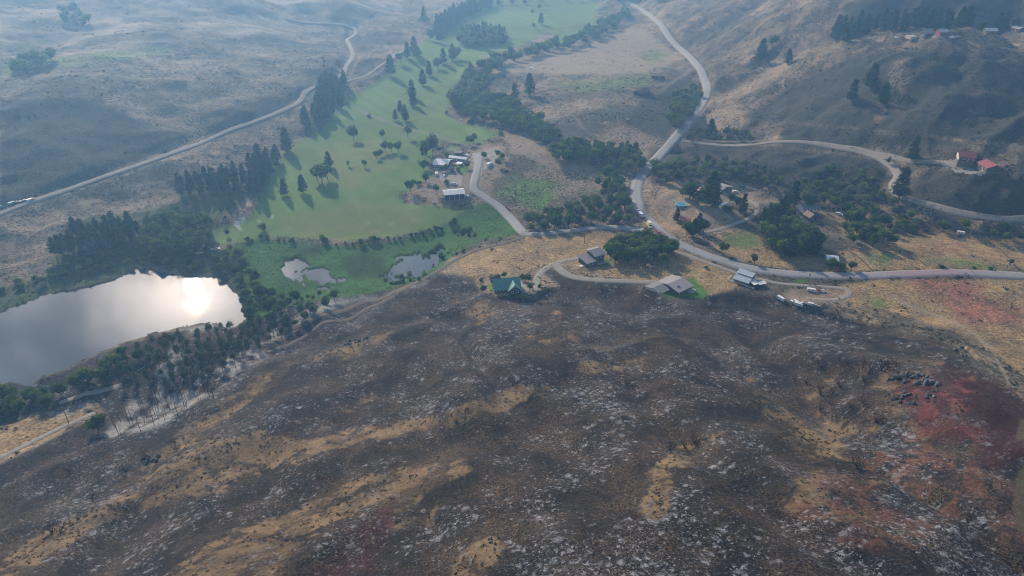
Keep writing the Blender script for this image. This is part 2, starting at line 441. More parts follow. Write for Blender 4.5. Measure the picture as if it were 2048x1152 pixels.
def ground_material():
    m, nt, out = new_mat('ground_cover')
    tc = N(nt, 'ShaderNodeTexCoord'); P = tc.outputs['Object']
    cov = N(nt, 'ShaderNodeAttribute', attribute_name='cover').outputs['Color']
    msk = N(nt, 'ShaderNodeAttribute', attribute_name='masks')
    sep = N(nt, 'ShaderNodeSeparateColor'); nt.links.new(msk.outputs['Color'], sep.inputs[0])
    burn, dry, wild = sep.outputs[0], sep.outputs[1], sep.outputs[2]
    # fine mottling of everything
    n1 = noise(nt, P, 0.9, 5, 0.65); n2 = noise(nt, P, 0.14, 4, 0.6); n3 = noise(nt, P, 3.2, 3, 0.6)
    f = math_n(nt, 'MULTIPLY', rng(nt, n1, .3, .7, .48, 1.56), rng(nt, n2, .3, .7, .82, 1.18))
    f = math_n(nt, 'MULTIPLY', f, rng(nt, n3, .3, .7, .78, 1.22))
    amt = math_n(nt, 'ADD', math_n(nt, 'ADD', burn, wild), math_n(nt, 'MULTIPLY', dry, 0.4))
    amt = math_n(nt, 'ADD', amt, 0.22, True)
    f = math_n(nt, 'ADD', 1.0, math_n(nt, 'MULTIPLY', math_n(nt, 'SUBTRACT', f, 1.0), amt))
    fc = N(nt, 'ShaderNodeCombineColor')
    for i in range(3): nt.links.new(f, fc.inputs[i])
    col = mixc(nt, 1.0, cov, fc.outputs[0], 'MULTIPLY')
    # brown grass crowns between charred bunches
    g1 = rng(nt, noise(nt, P, 1.5, 5, 0.75), .46, .56)
    g2 = rng(nt, noise(nt, P, 0.05, 5, 0.68), .38, .62)
    gf = math_n(nt, 'MULTIPLY', math_n(nt, 'MULTIPLY', g1, g2), math_n(nt, 'MULTIPLY', burn, 0.85))
    col = mixc(nt, gf, col, (0.125, 0.082, 0.048))
    # blots of soot
    so = rng(nt, noise(nt, P, 0.33, 4, 0.62), .52, .66)
    col = mixc(nt, math_n(nt, 'MULTIPLY', math_n(nt, 'MULTIPLY', so, burn), 0.6), col, (0.018, 0.018, 0.021))
    # white ash where bushes burned down: spots of uneven size, drawn out along the slope wind
    mp = N(nt, 'ShaderNodeMapping'); mp.inputs['Rotation'].default_value = (0, 0, R(-32)); mp.inputs['Scale'].default_value = (0.92, 1.0, 0.3)
    wn = N(nt, 'ShaderNodeTexNoise'); wn.inputs['Scale'].default_value = 0.7; wn.inputs['Detail'].default_value = 3
    nt.links.new(P, wn.inputs['Vector'])
    wv = N(nt, 'ShaderNodeVectorMath', operation='MULTIPLY_ADD'); nt.links.new(wn.outputs['Color'], wv.inputs[0])
    wv.inputs[1].default_value = (2.4, 2.4, 0); nt.links.new(P, wv.inputs[2])
    nt.links.new(wv.outputs[0], mp.inputs['Vector'])
    den = rng(nt, noise(nt, P, 0.040, 5, 0.68), .42, .66)
    fw = N(nt, 'ShaderNodeTexNoise'); fw.inputs['Scale'].default_value = 2.6; fw.inputs['Detail'].default_value = 3; nt.links.new(P, fw.inputs['Vector'])
    wv3 = N(nt, 'ShaderNodeVectorMath', operation='MULTIPLY_ADD'); nt.links.new(fw.outputs['Color'], wv3.inputs[0]); wv3.inputs[1].default_value = (0.65, 0.65, 0); nt.links.new(mp.outputs[0], wv3.inputs[2])
    tot = None
    for sc_, thr, rad, st in ((0.27, .45, .42, .8), (0.50, .37, .42, .85), (1.0, .33, .42, .8), (1.9, .34, .42, .65)):
        vo = N(nt, 'ShaderNodeTexVoronoi', voronoi_dimensions='2D'); vo.inputs['Scale'].default_value = sc_
        nt.links.new(wv3.outputs[0], vo.inputs['Vector'])
        cs = N(nt, 'ShaderNodeSeparateColor'); nt.links.new(vo.outputs['Color'], cs.inputs[0])
        size = math_n(nt, 'MULTIPLY', cs.outputs[0], rad)
        inv = math_n(nt, 'SUBTRACT', 1.0, math_n(nt, 'DIVIDE', vo.outputs['Distance'], math_n(nt, 'ADD', size, 0.05)), True)
        inv = math_n(nt, 'POWER', inv, 0.95)
        pres = rng(nt, math_n(nt, 'ADD', cs.outputs[1], math_n(nt, 'MULTIPLY', den, 0.75)), thr + .50, thr + .75)
        s = math_n(nt, 'MULTIPLY', math_n(nt, 'MULTIPLY', inv, pres), st)
        tot = s if tot is None else math_n(nt, 'ADD', tot, s, True)
    brk = rng(nt, noise(nt, P, 2.6, 4, 0.75), .34, .60, .2, 1.0)
    tot = math_n(nt, 'MULTIPLY', math_n(nt, 'MULTIPLY', tot, brk), burn, True)
    col = mixc(nt, math_n(nt, 'MULTIPLY', tot, 1.25, True), col, (0.30, 0.30, 0.315))
    # grey ash bloom round them
    bl = rng(nt, noise(nt, P, 0.11, 5, 0.65), .5, .7)
    col = mixc(nt, math_n(nt, 'MULTIPLY', math_n(nt, 'MULTIPLY', bl, den), math_n(nt, 'MULTIPLY', burn, 0.5)), col, (0.060, 0.062, 0.068))
    # small dark brush in the dry land
    v2 = N(nt, 'ShaderNodeTexVoronoi', voronoi_dimensions='2D'); v2.inputs['Scale'].default_value = 0.42
    nt.links.new(wv.outputs[0], v2.inputs['Vector'])
    cs = N(nt, 'ShaderNodeSeparateColor'); nt.links.new(v2.outputs['Color'], cs.inputs[0])
    b = rng(nt, math_n(nt, 'DIVIDE', v2.outputs['Distance'], math_n(nt, 'ADD', math_n(nt, 'MULTIPLY', cs.outputs[0], .55), .08)), .55, 1.0, 1.0, 0.0)
    b = math_n(nt, 'MULTIPLY', b, rng(nt, noise(nt, P, 0.045, 4, 0.6), .36, .58))
    col = mixc(nt, math_n(nt, 'MULTIPLY', math_n(nt, 'MULTIPLY', b, wild), 0.9), col, (0.036, 0.040, 0.026))
    bs = N(nt, 'ShaderNodeBsdfPrincipled', Roughness=0.95)
    bs.inputs['Specular IOR Level'].default_value = 0.15
    nt.links.new(col, bs.inputs['Base Color'])
    bp = N(nt, 'ShaderNodeBump', Strength=0.85, Distance=0.75)
    hsum = math_n(nt, 'ADD', n1, math_n(nt, 'MULTIPLY', n3, 0.4))
    hsum = math_n(nt, 'ADD', hsum, math_n(nt, 'MULTIPLY', math_n(nt, 'MULTIPLY', b, wild), 0.8))
    nt.links.new(hsum, bp.inputs['Height']); nt.links.new(bp.outputs[0], bs.inputs['Normal'])
    nt.links.new(bs.outputs[0], out.inputs[0])
    return m

def plain(name, color, rough=0.8, var=0.25, scale=1.5, spec=0.3, metal=0.0):
    m, nt, out = new_mat(name)
    tc = N(nt, 'ShaderNodeTexCoord')
    a = tuple(max(0, c * (1 - var)) for c in color); b = tuple(min(1, c * (1 + var)) for c in color)
    col = mixc(nt, rng(nt, noise(nt, tc.outputs['Object'], scale, 5, 0.65), .3, .7), a, b)
    bs = N(nt, 'ShaderNodeBsdfPrincipled', Roughness=rough, Metallic=metal)
    bs.inputs['Specular IOR Level'].default_value = spec
    nt.links.new(col, bs.inputs['Base Color'])
    nt.links.new(bs.outputs[0], out.inputs[0])
    return m

def road_material(name, base, edge, rough=0.9):
    m, nt, out = new_mat(name)
    P = N(nt, 'ShaderNodeTexCoord').outputs['Object']
    at_ = N(nt, 'ShaderNodeAttribute', attribute_name='across')
    sp_ = N(nt, 'ShaderNodeSeparateColor'); nt.links.new(at_.outputs['Color'], sp_.inputs[0])
    nz = noise(nt, P, 0.6, 5, 0.65); nb = noise(nt, P, 0.08, 4, 0.6)
    col = mixc(nt, rng(nt, nz, .3, .7), tuple(c * .86 for c in base), tuple(c * 1.14 for c in base))
    col = mixc(nt, rng(nt, nb, .4, .7, 0, .4), col, tuple(c * .75 for c in base))
    # two wheel tracks, paler than the crown and the edges
    tr = math_n(nt, 'ABSOLUTE', math_n(nt, 'SUBTRACT', math_n(nt, 'ABSOLUTE', math_n(nt, 'SUBTRACT', sp_.outputs[0], .5)), .24))
    col = mixc(nt, rng(nt, tr, .02, .12, .22, 0), col, tuple(min(1, c * 1.25) for c in base))
    e = math_n(nt, 'ABSOLUTE', math_n(nt, 'SUBTRACT', sp_.outputs[0], .5))
    e = math_n(nt, 'ADD', e, math_n(nt, 'MULTIPLY', math_n(nt, 'SUBTRACT', nz, .5), .22))
    col = mixc(nt, rng(nt, e, .36, .46), col, edge)
    red = sp_.outputs[1]
    col = mixc(nt, math_n(nt, 'MULTIPLY', red, .55), col, (0.30, 0.17, 0.19))
    bs = N(nt, 'ShaderNodeBsdfPrincipled', Roughness=rough); bs.inputs['Specular IOR Level'].default_value = 0.2
    nt.links.new(col, bs.inputs['Base Color']); nt.links.new(bs.outputs[0], out.inputs[0])
    return m

def water_material():
    m, nt, out = new_mat('lake_water')
    P = N(nt, 'ShaderNodeTexCoord').outputs['Object']
    bs = N(nt, 'ShaderNodeBsdfPrincipled', Roughness=0.10)
    bs.inputs['Base Color'].default_value = (0.020, 0.040, 0.060, 1)
    bs.inputs['IOR'].default_value = 1.34
    bs.inputs['Specular IOR Level'].default_value = 0.6
    n1 = noise(nt, P, 1.6, 4, 0.65)
    bp = N(nt, 'ShaderNodeBump', Strength=0.018, Distance=0.2)
    nt.links.new(n1, bp.inputs['Height']); nt.links.new(bp.outputs[0], bs.inputs['Normal'])
    rr = rng(nt, noise(nt, P, 0.02, 3, 0.5), .4, .6, 0.008, 0.03); nt.links.new(rr, bs.inputs['Roughness'])
    nt.links.new(bs.outputs[0], out.inputs[0])
    return m

def leaf_material(name, dark, light, trans=0.3):
    m, nt, out = new_mat(name)
    at_ = N(nt, 'ShaderNodeAttribute', attribute_name='tone')
    oi = N(nt, 'ShaderNodeObjectInfo')
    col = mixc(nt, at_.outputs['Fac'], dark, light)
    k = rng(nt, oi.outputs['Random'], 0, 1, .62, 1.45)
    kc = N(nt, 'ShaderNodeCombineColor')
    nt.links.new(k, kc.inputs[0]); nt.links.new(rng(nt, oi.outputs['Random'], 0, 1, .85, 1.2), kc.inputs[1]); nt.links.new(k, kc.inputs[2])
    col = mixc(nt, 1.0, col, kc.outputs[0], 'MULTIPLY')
    d = N(nt, 'ShaderNodeBsdfDiffuse'); t = N(nt, 'ShaderNodeBsdfTranslucent')
    nt.links.new(col, d.inputs[0]); nt.links.new(mixc(nt, 1.0, col, (1.2, 1.3, .6), 'MULTIPLY'), t.inputs[0])
    mx = N(nt, 'ShaderNodeMixShader'); mx.inputs[0].default_value = trans
    nt.links.new(d.outputs[0], mx.inputs[1]); nt.links.new(t.outputs[0], mx.inputs[2])
    nt.links.new(mx.outputs[0], out.inputs[0])
    return m

M = {}
M['asphalt'] = road_material('road_asphalt', (0.27, 0.27, 0.265), (0.24, 0.205, 0.16))
M['dirt'] = road_material('dirt_track', (0.265, 0.235, 0.20), (0.18, 0.15, 0.11))
M['grade'] = road_material('rail_grade', (0.115, 0.098, 0.08), (0.10, 0.08, 0.06))
M['water'] = water_material()
M['bark'] = plain('bark', (0.09, 0.07, 0.055), .95, .35, 3)
M['palebark'] = plain('pale_bark', (0.20, 0.18, 0.155), .95, .3, 3)
M['char'] = plain('charred_wood', (0.022, 0.020, 0.020), .95, .4, 3)
M['pine'] = leaf_material('pine_needles', (0.014, 0.030, 0.015), (0.060, 0.095, 0.040), .25)
M['leaf'] = leaf_material('broad_leaves', (0.018, 0.044, 0.013), (0.120, 0.190, 0.050), .40)
M['willow'] = leaf_material('willow_leaves', (0.038, 0.070, 0.022), (0.14, 0.19, 0.06), .38)
M['scorch'] = leaf_material('scorched_leaves', (0.030, 0.045, 0.020), (0.095, 0.12, 0.048), .25)
M['sage'] = leaf_material('sage_leaves', (0.020, 0.024, 0.015), (0.066, 0.068, 0.042), .15)
M['twig'] = leaf_material('singed_twigs', (0.030, 0.022, 0.016), (0.095, 0.065, 0.04), .1)
M['reed'] = leaf_material('reeds', (0.036, 0.092, 0.020), (0.085, 0.18, 0.04), .4)
# ------------------------------------------------------------------ ground cover
def C(*a): return np.array(a, float)
def lay(base, m, col):
    return base * (1 - m[..., None]) + col * m[..., None]
def area(polys, blur=2, warp=1.0, gain=1.0):
    return np.clip(look(raster(polys, blur), PX + (WPX - PX) * warp, PY + (WPY - PY) * warp) * gain, 0, 1)
def ell(x, y, a, b, rot=0, n=20):
    c, s = math.cos(R(rot)), math.sin(R(rot))
    return [(x + a * math.cos(t) * c - b * math.sin(t) * s, y + a * math.cos(t) * s + b * math.sin(t) * c) for t in np.linspace(0, 2 * math.pi, n, endpoint=False)]
nA = fbm(GX, GY, 60, 5, 101); nB = fbm(GX, GY, 11, 4, 102); nC = fbm(GX, GY, 200, 4, 103)
cov = np.zeros(H.shape + (3,)) + C(0.190, 0.146, 0.098)
cov = lay(cov, sstep(.42, .62, nA), C(0.125, 0.108, 0.078))                 # greyer sage
cov = lay(cov, sstep(.55, .72, nB) * .6, C(0.29, 0.215, 0.13))              # bare dry patches
nS = fbm(GX * .9 + GY * .5, (GY * .9 - GX * .5) * 1.7, 85, 5, 112, .58)
cov = lay(cov, sstep(.48, .34, nS) * .75, C(0.300, 0.225, 0.155))
cov = lay(cov, sstep(.47, .60, fbm(GX, GY, 9, 5, 111, .62) + (nS - .5) * .9) * .75, C(0.068, 0.064, 0.046))    # thick sage
wild = np.ones(H.shape)
# straw coloured meadows
meadow = area([[(900,520),(960,495),(1050,475),(1130,470),(1220,462),(1290,470),(1330,500),(1400,515),(1460,540),(1480,570),(1440,590),(1300,570),(1180,540),(1090,530),(980,555),(930,555)],
               [(1420,500),(1440,470),(1520,468),(1530,500),(1640,515),(1700,500),(1780,475),(1880,465),(2000,478),(2100,500),(2100,545),(1900,538),(1700,545),(1560,538)],
               [(1640,575),(1750,560),(2100,558),(2200,700),(2060,760),(1980,700),(1900,660),(1780,620),(1680,600)],
               [(1640,400),(1680,405),(1760,470),(1760,490),(1700,470),(1640,440)],
               [(0,860),(60,840),(160,825),(190,830),(150,850),(60,895),(0,920),(-200,990),(-200,900)],
               [(1320,470),(1280,450),(1290,420),(1340,440),(1400,430),(1410,455),(1370,470)]], 3)
cov = lay(cov, meadow * (.55 + .45 * sstep(.3, .6, nB)), C(0.33, 0.225, 0.110))
pale = area([[(970,160),(1000,130),(1060,115),(1180,80),(1250,60),(1290,60),(1370,120),(1330,135),(1250,150),(1150,150),(1050,145)]], 3)
cov = lay(cov, pale * .8, C(0.315, 0.255, 0.185))
dirt = area([[(940,290),(980,285),(1010,300),(1020,330),(985,365),(990,395),(1040,440),(1010,430),(960,385),(940,350)],
             [(815,385),(860,355),(900,340),(940,350),(945,385),(900,412),(850,415),(810,410)],
             [(865,320),(945,310),(945,370),(900,385),(880,360)],
             [(1340,380),(1500,360),(1520,400),(1500,430),(1420,460),(1330,450),(1300,400)],
             [(1560,580),(1640,575),(1700,585),(1690,605),(1620,610),(1570,605)],
             [(980,560),(1045,560),(1060,575),(1050,590)],[(1000,262),(1060,265),(1180,330),(1200,345),(1080,330),(1020,300)]], 3)
cov = lay(cov, dirt * .8, C(0.270, 0.205, 0.145))
wild = wild * (1 - .55 * meadow) * (1 - .8 * pale) * (1 - .6 * dirt)
# hill faces and draws: their shade put into the colour, with denser sage
brush_shade = area([[(1480,235),(1560,185),(1640,140),(1700,115),(1760,102),(1860,105),(1980,112),(2100,125),(2100,290),(1850,290),(1660,300),(1560,290),(1560,250)],
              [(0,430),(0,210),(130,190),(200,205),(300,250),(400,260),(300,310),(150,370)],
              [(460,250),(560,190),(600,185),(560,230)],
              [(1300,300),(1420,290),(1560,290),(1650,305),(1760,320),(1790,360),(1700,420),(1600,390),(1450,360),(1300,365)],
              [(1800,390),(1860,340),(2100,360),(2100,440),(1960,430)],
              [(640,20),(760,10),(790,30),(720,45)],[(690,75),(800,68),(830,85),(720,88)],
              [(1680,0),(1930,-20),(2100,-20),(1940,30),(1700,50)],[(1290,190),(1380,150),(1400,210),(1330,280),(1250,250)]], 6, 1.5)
cov = lay(cov, brush_shade * .93, C(0.043, 0.044, 0.034))
spur = area([[(1460,130),(1600,40),(1700,0),(1640,0),(1480,90)],[(1440,200),(1560,110),(1640,80),(1720,80),(1600,130),(1500,190)],[(1760,200),(1790,120),(1830,120),(1800,220)],
             [(1740,215),(1770,190),(1775,235),(1745,250)],[(1840,70),(1950,72),(2060,85),(2060,105),(1950,92)],[(1930,222),(1960,218),(1975,226),(1950,230)],
             [(220,195),(330,225),(420,205),(520,150),(600,120),(640,125),(560,185),(430,225),(330,250)],[(330,60),(520,50),(520,70),(350,80)],[(560,40),(700,45),(800,30),(900,0),(820,50),(700,62),(580,50)]], 4, 1.6)
cov = lay(cov, spur * .6, C(0.25, 0.190, 0.125))
pale_far = area([[(-400,-150),(780,-150),(810,30),(720,50),(560,62),(400,80),(240,100),(100,112),(0,122),(-400,150)]], 12, 3)  # far upper-left land, laid paler than the rest
cov = lay(cov, pale_far * .6 * sstep(.62, .40, nS), C(0.400, 0.320, 0.240))
wild = wild * (1 - .45 * pale_far)
# green
lush = area([[(990,365),(1040,350),(1100,360),(1140,365),(1110,390),(1090,420),(1060,420),(1050,395)],[(1180,330),(1240,320),(1255,350),(1210,360)],
             [(1440,470),(1510,465),(1530,490),(1470,495)],[(1725,505),(1790,505),(1785,530),(1740,525)],[(1830,510),(1900,518),(2000,530),(2010,540),(1850,530)],
             [(1140,170),(1260,158),(1320,150),(1290,170),(1200,180),(1150,178)],[(1280,100),(1340,105),(1330,125),(1285,120)],[(1200,205),(1230,205),(1215,230)],
             [(0,130),(40,125),(110,118),(180,110),(260,100),(340,94),(340,105),(200,120),(130,135),(0,150)],[(1720,590),(1750,595),(1780,615),(1750,615)]], 3, 1.4)
cov = lay(cov, lush * (.35 + .5 * sstep(.35, .6, nB)), C(0.105, 0.165, 0.045))
strip_ = area([[(0,128),(60,122),(180,110),(260,100),(340,92),(345,106),(200,122),(120,136),(0,150)],[(1090,165),(1250,155),(1320,148),(1300,168),(1180,182)]], 3)
cov = lay(cov, strip_ * .7, C(0.175, 0.215, 0.070))
glowgreen = area([[(985,390),(1050,365),(1100,365),(1110,390),(1085,420),(1060,415)]], 3)
cov = lay(cov, glowgreen * .6, C(0.095, 0.215, 0.030))
golf = area([GOLF, [(1100,62),(1160,55),(1200,30),(1190,60),(1120,90)]], 2, .8)
stripe = .5 + .5 * np.sin((GX * .8 + GY * .6) / 3.2 + nA * 4)
gcol = C(0.110, 0.188, 0.040) * (0.93 + .10 * stripe[..., None]) * (0.62 + .6 * fbm(GX * .8 + GY * .3, GY * .8 - GX * .3, 45, 5, 181)[..., None] + .2 * nB[..., None])
cov = lay(cov, golf, gcol)
rough_ = area([[(560,440),(700,400),(800,410),(870,430),(820,465),(700,475),(580,470)],[(640,290),(760,280),(800,330),(700,380),(640,370)]], 6, 2)
cov = lay(cov, golf * rough_ * (.25 + .4 * nB), C(0.200, 0.195, 0.072))
greens = area([ell(450,470,30,16),ell(688,234,26,5),ell(952,266,14,4),ell(948,259,18,4),ell(908,297,14,4.5),ell(910,73,14,4),ell(1000,98,20,4)], 1, .3)
cov = lay(cov, greens * .85, C(0.150, 0.230, 0.075))
bunk = area([ell(472,447,6,1.8,-15),ell(481,446,6,1.5,-15),ell(478,440,4,2,-10),ell(487,438,3.5,2),ell(476,454,3.5,2.5,30),ell(481,459,3,1.8,-20),ell(536,434,4,1,0),ell(543,434,3,1,-10),ell(521,438,2,1),ell(519,443,2,1),ell(467,438,2,1)], 1, .15, 1.3)
cov = lay(cov, bunk, C(0.62, 0.60, 0.54))
sand = area([ell(735,446,7,3),ell(783,447,8,3),ell(828,440,6,2),ell(752,462,12,2.5),ell(672,365,5,2),ell(610,336,4,1.5),ell(960,302,9,2)], 1, .4)
cov = lay(cov, sand * .6, C(0.28, 0.25, 0.15))
cart = area([strip([(712,216),(735,228),(765,240),(800,252),(830,260),(870,270),(905,282),(935,291)], 5), strip([(750,130),(775,105),(800,98),(830,75),(822,66)], 3)], 1, .3)
cov = lay(cov, cart * .8, C(0.22, 0.20, 0.15))
yard = area([[(1000,585),(1050,578),(1060,590),(1010,598)],[(972,572),(980,566),(990,588)],[(1185,530),(1215,515),(1225,525),(1205,536)],[(1300,580),(1340,596),(1410,597),(1420,585),(1390,560),(1375,556),(1370,580)],
             [(895,330),(935,325),(940,345),(900,350)],[(1560,580),(1600,560),(1620,560)],[(1385,552),(1412,585),(1398,590),(1375,565)],[(1955,330),(2000,335),(1985,342)]], 1, .3)
cov = lay(cov, yard, C(0.075, 0.170, 0.025))
marsh = area([MARSH], 2, 1.0)
mcol = C(0.050, 0.122, 0.027) * (.6 + .8 * nB[..., None])
cov = lay(cov, marsh, mcol)
cov = lay(cov, marsh * area([[(690,520),(720,505),(760,515),(765,550),(700,555)],[(590,495),(640,490),(650,505),(600,510)]], 5, 1.5) * .8, C(0.022, 0.050, 0.018))
shore = area([[(-300,640),(0,580),(110,545),(180,540),(280,500),(330,495),(420,500),(480,505),(500,560),(560,600),(580,620),(500,650),(460,560),(370,545),(270,530),(230,560),(100,600),(-300,690)],
              [(110,530),(140,440),(280,420),(360,400),(360,360),(490,345),(492,400),(440,444),(416,470),(412,510),(120,550)]], 4)
cov = lay(cov, shore * (1 - marsh) * .8, C(0.050, 0.075, 0.030))
# burned hill
burn = area([BURN], 2, 1.0)
ti = lambda polys, blur=3, warp=2.2: area(polys, blur, warp)
KEEP = [[(-40,1180),(20,1130),(40,1095),(150,1040),(230,980),(300,920),(345,870),(440,800),(520,745),(560,735),(530,775),(470,825),(435,862),(425,882),(520,872),(640,882),(560,930),(480,962),(440,992),(380,985),(300,1012),(220,1032),(130,1092),(60,1140)],
           [(300,1200),(330,1150),(400,1100),(520,1042),(640,992),(720,950),(790,936),(850,936),(842,968),(780,985),(700,1030),(610,1080),(560,1160)],
           [(560,905),(660,872),(760,850),(850,836),(960,802),(1020,780),(1105,765),(1090,790),(1000,830),(900,852),(780,872),(650,905),(580,930)],
           [(1208,738),(1250,720),(1325,708),(1290,732),(1240,752)],
           [(1268,1034),(1282,990),(1306,938),(1344,942),(1334,1000),(1322,1038)],[(1318,930),(1385,884),(1458,862),(1450,896),(1380,926)],
           [(1160,740),(1180,728),(1210,735),(1200,748)],[(1095,632),(1120,628),(1128,640),(1100,642)]]
keep = ti(KEEP, 9)
halo = ti(KEEP, 30)
half = ti([[(1040,650),(1100,630),(1180,645),(1160,690),(1080,690),(1040,680)],[(1160,700),(1220,680),(1230,720),(1180,745),(1160,720)],[(900,600),(960,590),(1010,640),(960,650)],
           [(1480,755),(1500,750),(1560,800),(1640,860),(1700,900),(1680,930),(1600,900),(1520,840)],[(620,870),(700,820),(740,790),(760,800),(700,850)],[(560,730),(700,680),(800,650),(760,690),(640,740)],
           [(1600,790),(1680,740),(1760,720),(1900,725),(1980,770),(1900,870),(1780,860),(1660,880)],[(1540,980),(1640,930),(1760,900),(1850,860),(1850,980),(1700,1040),(1600,1060)],
           [(840,930),(900,900),(960,960),(900,1050),(780,1060),(760,1010)],[(900,1130),(960,1060),(1050,1080),(1030,1160),(900,1170)]], 6)
mott = sstep(.40, .60, fbm(GX, GY, 5.5, 4, 140))
AX, AY = GX * .8 + GY * .6, (GY * .8 - GX * .6) * 2.4
rag = fbm(AX, AY, 22, 6, 141, .66) + .5 * fbm(GX, GY, 4.0, 4, 142, .6) - .75
keepf = sstep(.28, .80, keep * .95 + rag * 4.2 * sstep(0, .15, keep)) * (.52 + .45 * mott)
keepf = np.clip(np.maximum(keepf, half * sstep(.45, .58, fbm(AX, AY, 26, 6, 143, .62)) * (.2 + .7 * mott)), 0, 1)
bcol = C(0.0145, 0.014, 0.0150) * (.6 + .8 * nB[..., None]) 
bcol = lay(bcol, sstep(.45, .65, fbm(GX, GY, 42, 5, 150)) * .75, C(0.028, 0.024, 0.021))
bcol = lay(bcol, np.clip(halo * 1.6, 0, 1) * sstep(.35, .6, fbm(AX, AY, 12, 5, 151, .65)) * .6, C(0.090, 0.064, 0.042))
bcol = lay(bcol, keepf, C(0.215, 0.146, 0.078) * (.65 + .7 * nB[..., None]))
cov = lay(cov, burn, bcol)
bm = burn * (1 - .85 * keepf)
# white ash of the lakeside wood and the ditch
ash = area([[(205,870),(260,825),(300,830),(330,800),(380,780),(430,785),(400,805),(340,840),(280,865),(230,880)],[(250,810),(330,770),(340,790),(260,830)],[(300,750),(345,690),(380,700),(340,760)],
            [(620,610),(660,596),(730,592),(760,596),(690,610),(640,625)],[(570,650),(620,620),(650,620),(600,650)],[(500,690),(560,650),(600,655),(540,690)],[(420,740),(500,700),(540,705),(460,750)],
            [(440,640),(480,648),(470,665),(430,665)],[(100,830),(160,805),(180,815),(120,830)],[(780,590),(830,565),(870,552),(880,545),(830,575)],[(330,660),(420,645),(430,660),(350,672)]], 3, 2.2)
ash = ash * sstep(.26, .52, fbm(GX, GY, 7, 4, 161))
cov = lay(cov, ash * .85, C(0.36, 0.345, 0.32))
soot = area([strip([(1440,592),(1500,582),(1560,590),(1640,625),(1760,655)], 26), strip([(985,592),(1062,596),(1130,575)], 10), [(1090,545),(1110,538),(1190,565),(1150,575)], strip([(1360,615),(1450,690),(1540,760),(1600,800)], 28), strip([(1660,712),(1800,716),(1930,722),(2048,800)], 12)], 5, 1.5)
cov = lay(cov, soot * burn * .6, C(0.022, 0.022, 0.026))
# dropped fire retardant, dusted red on the ground
red = area([ell(1895,570,80,22,5),ell(1960,620,90,26,15)], 22, 2.0) * .65
red = np.maximum(red, area([[(1790,780),(1880,735),(1990,760),(2060,810),(2060,860),(1960,880),(1850,880)],[(1960,870),(2010,830),(2060,820),(2060,900),(2000,940),(1960,930)]], 18, 2.5) * 1.0)
rust = area([[(1900,940),(1960,920),(2050,980),(2060,1090),(2010,1080),(1960,1000)],[(1840,830),(1960,850),(1960,960),(1820,960),(1700,930),(1740,880)],ell(1880,500,60,14,0),ell(830,945,20,10),ell(1750,1010,170,90)], 18, 2.5) * sstep(.42, .62, fbm(GX, GY, 5, 5, 171, .65))
cov = lay(cov, np.clip(rust, 0, 1) * .62, C(0.165, 0.072, 0.045))
red = np.maximum(red, area([[(600,1160),(660,1110),(720,1040),(790,1000),(800,1040),(740,1150)]], 14, 2.5) * .7)
redf = red * (.72 + .35 * sstep(.36, .6, fbm(GX, GY, 6, 4, 170)))
lum = cov.mean(-1)
redc = C(0.30, 0.062, 0.075)[None, None] * (.09 + np.clip(lum * 3.4, 0, 1.0))[..., None]
cov = lay(cov, np.clip(redf, 0, 1) * .8, redc)
# tracks worn in the ground
ruts = area([strip([(1772,590),(1850,622),(1930,655),(1985,700),(2005,740),(2020,770)], 6), strip([(1860,272),(1960,285),(2060,292)], 4), strip([(1150,235),(1175,265),(1200,290)], 3), strip([(1690,470),(1750,498)], 3), strip([(1480,240),(1620,248),(1700,255),(1810,270)], 2.5),
             strip([(0,560),(40,545),(100,530)], 4), strip([(1310,190),(1340,170),(1350,160),(1400,128)], 5), strip([(1040,150),(1070,155),(1060,170)], 3), strip([(1715,510),(1760,540)], 4), strip([(560,0),(580,15),(560,40),(600,55),(690,62)], 4), strip([(270,372),(350,360)], 3)], 1, .5)
cov = lay(cov, ruts * .75, C(0.29, 0.245, 0.185))
olive = area([[(2030,880),(2040,840),(2080,830),(2080,880)],[(2034,1060),(2026,1010),(2032,960),(2050,930),(2090,925),(2090,1075),(2050,1080)]], 1, .6)
cov = lay(cov, olive * .85, C(0.100, 0.082, 0.042)); bm = bm * (1 - .8 * olive)
cov = lay(cov, np.clip(wet * 1.5, 0, 1), C(0.05, 0.05, 0.035))
veg = np.clip(golf + marsh + yard + greens + shore, 0, 1)
wild = np.clip(wild * (1 - veg) * (1 - burn) * (1 - ruts) * (1 - wet) + .5 * brush_shade * (1 - veg) * (1 - burn), 0, 1)
bm = bm * (1 - .6 * ash) * (1 - ruts) * (1 - .55 * np.clip(red, 0, 1))
idx = np.arange(NR * NT).reshape(NR, NT)
F = np.stack([idx[:-1, :-1], idx[:-1, 1:], idx[1:, 1:], idx[1:, :-1]], -1).reshape(-1, 4)
F = F[:, ::-1]
gm = fast_mesh('ground', np.stack([GX, GY, H], -1).reshape(-1, 3), F, True, [ground_material()])
one = np.ones(NR * NT)
vattr(gm, 'cover', np.concatenate([np.clip(cov, 0, 1).reshape(-1, 3), one[:, None]], 1))
vattr(gm, 'masks', np.stack([bm.ravel(), meadow.ravel(), wild.ravel(), one], 1))
tag(obj('ground', gm), kind='structure')

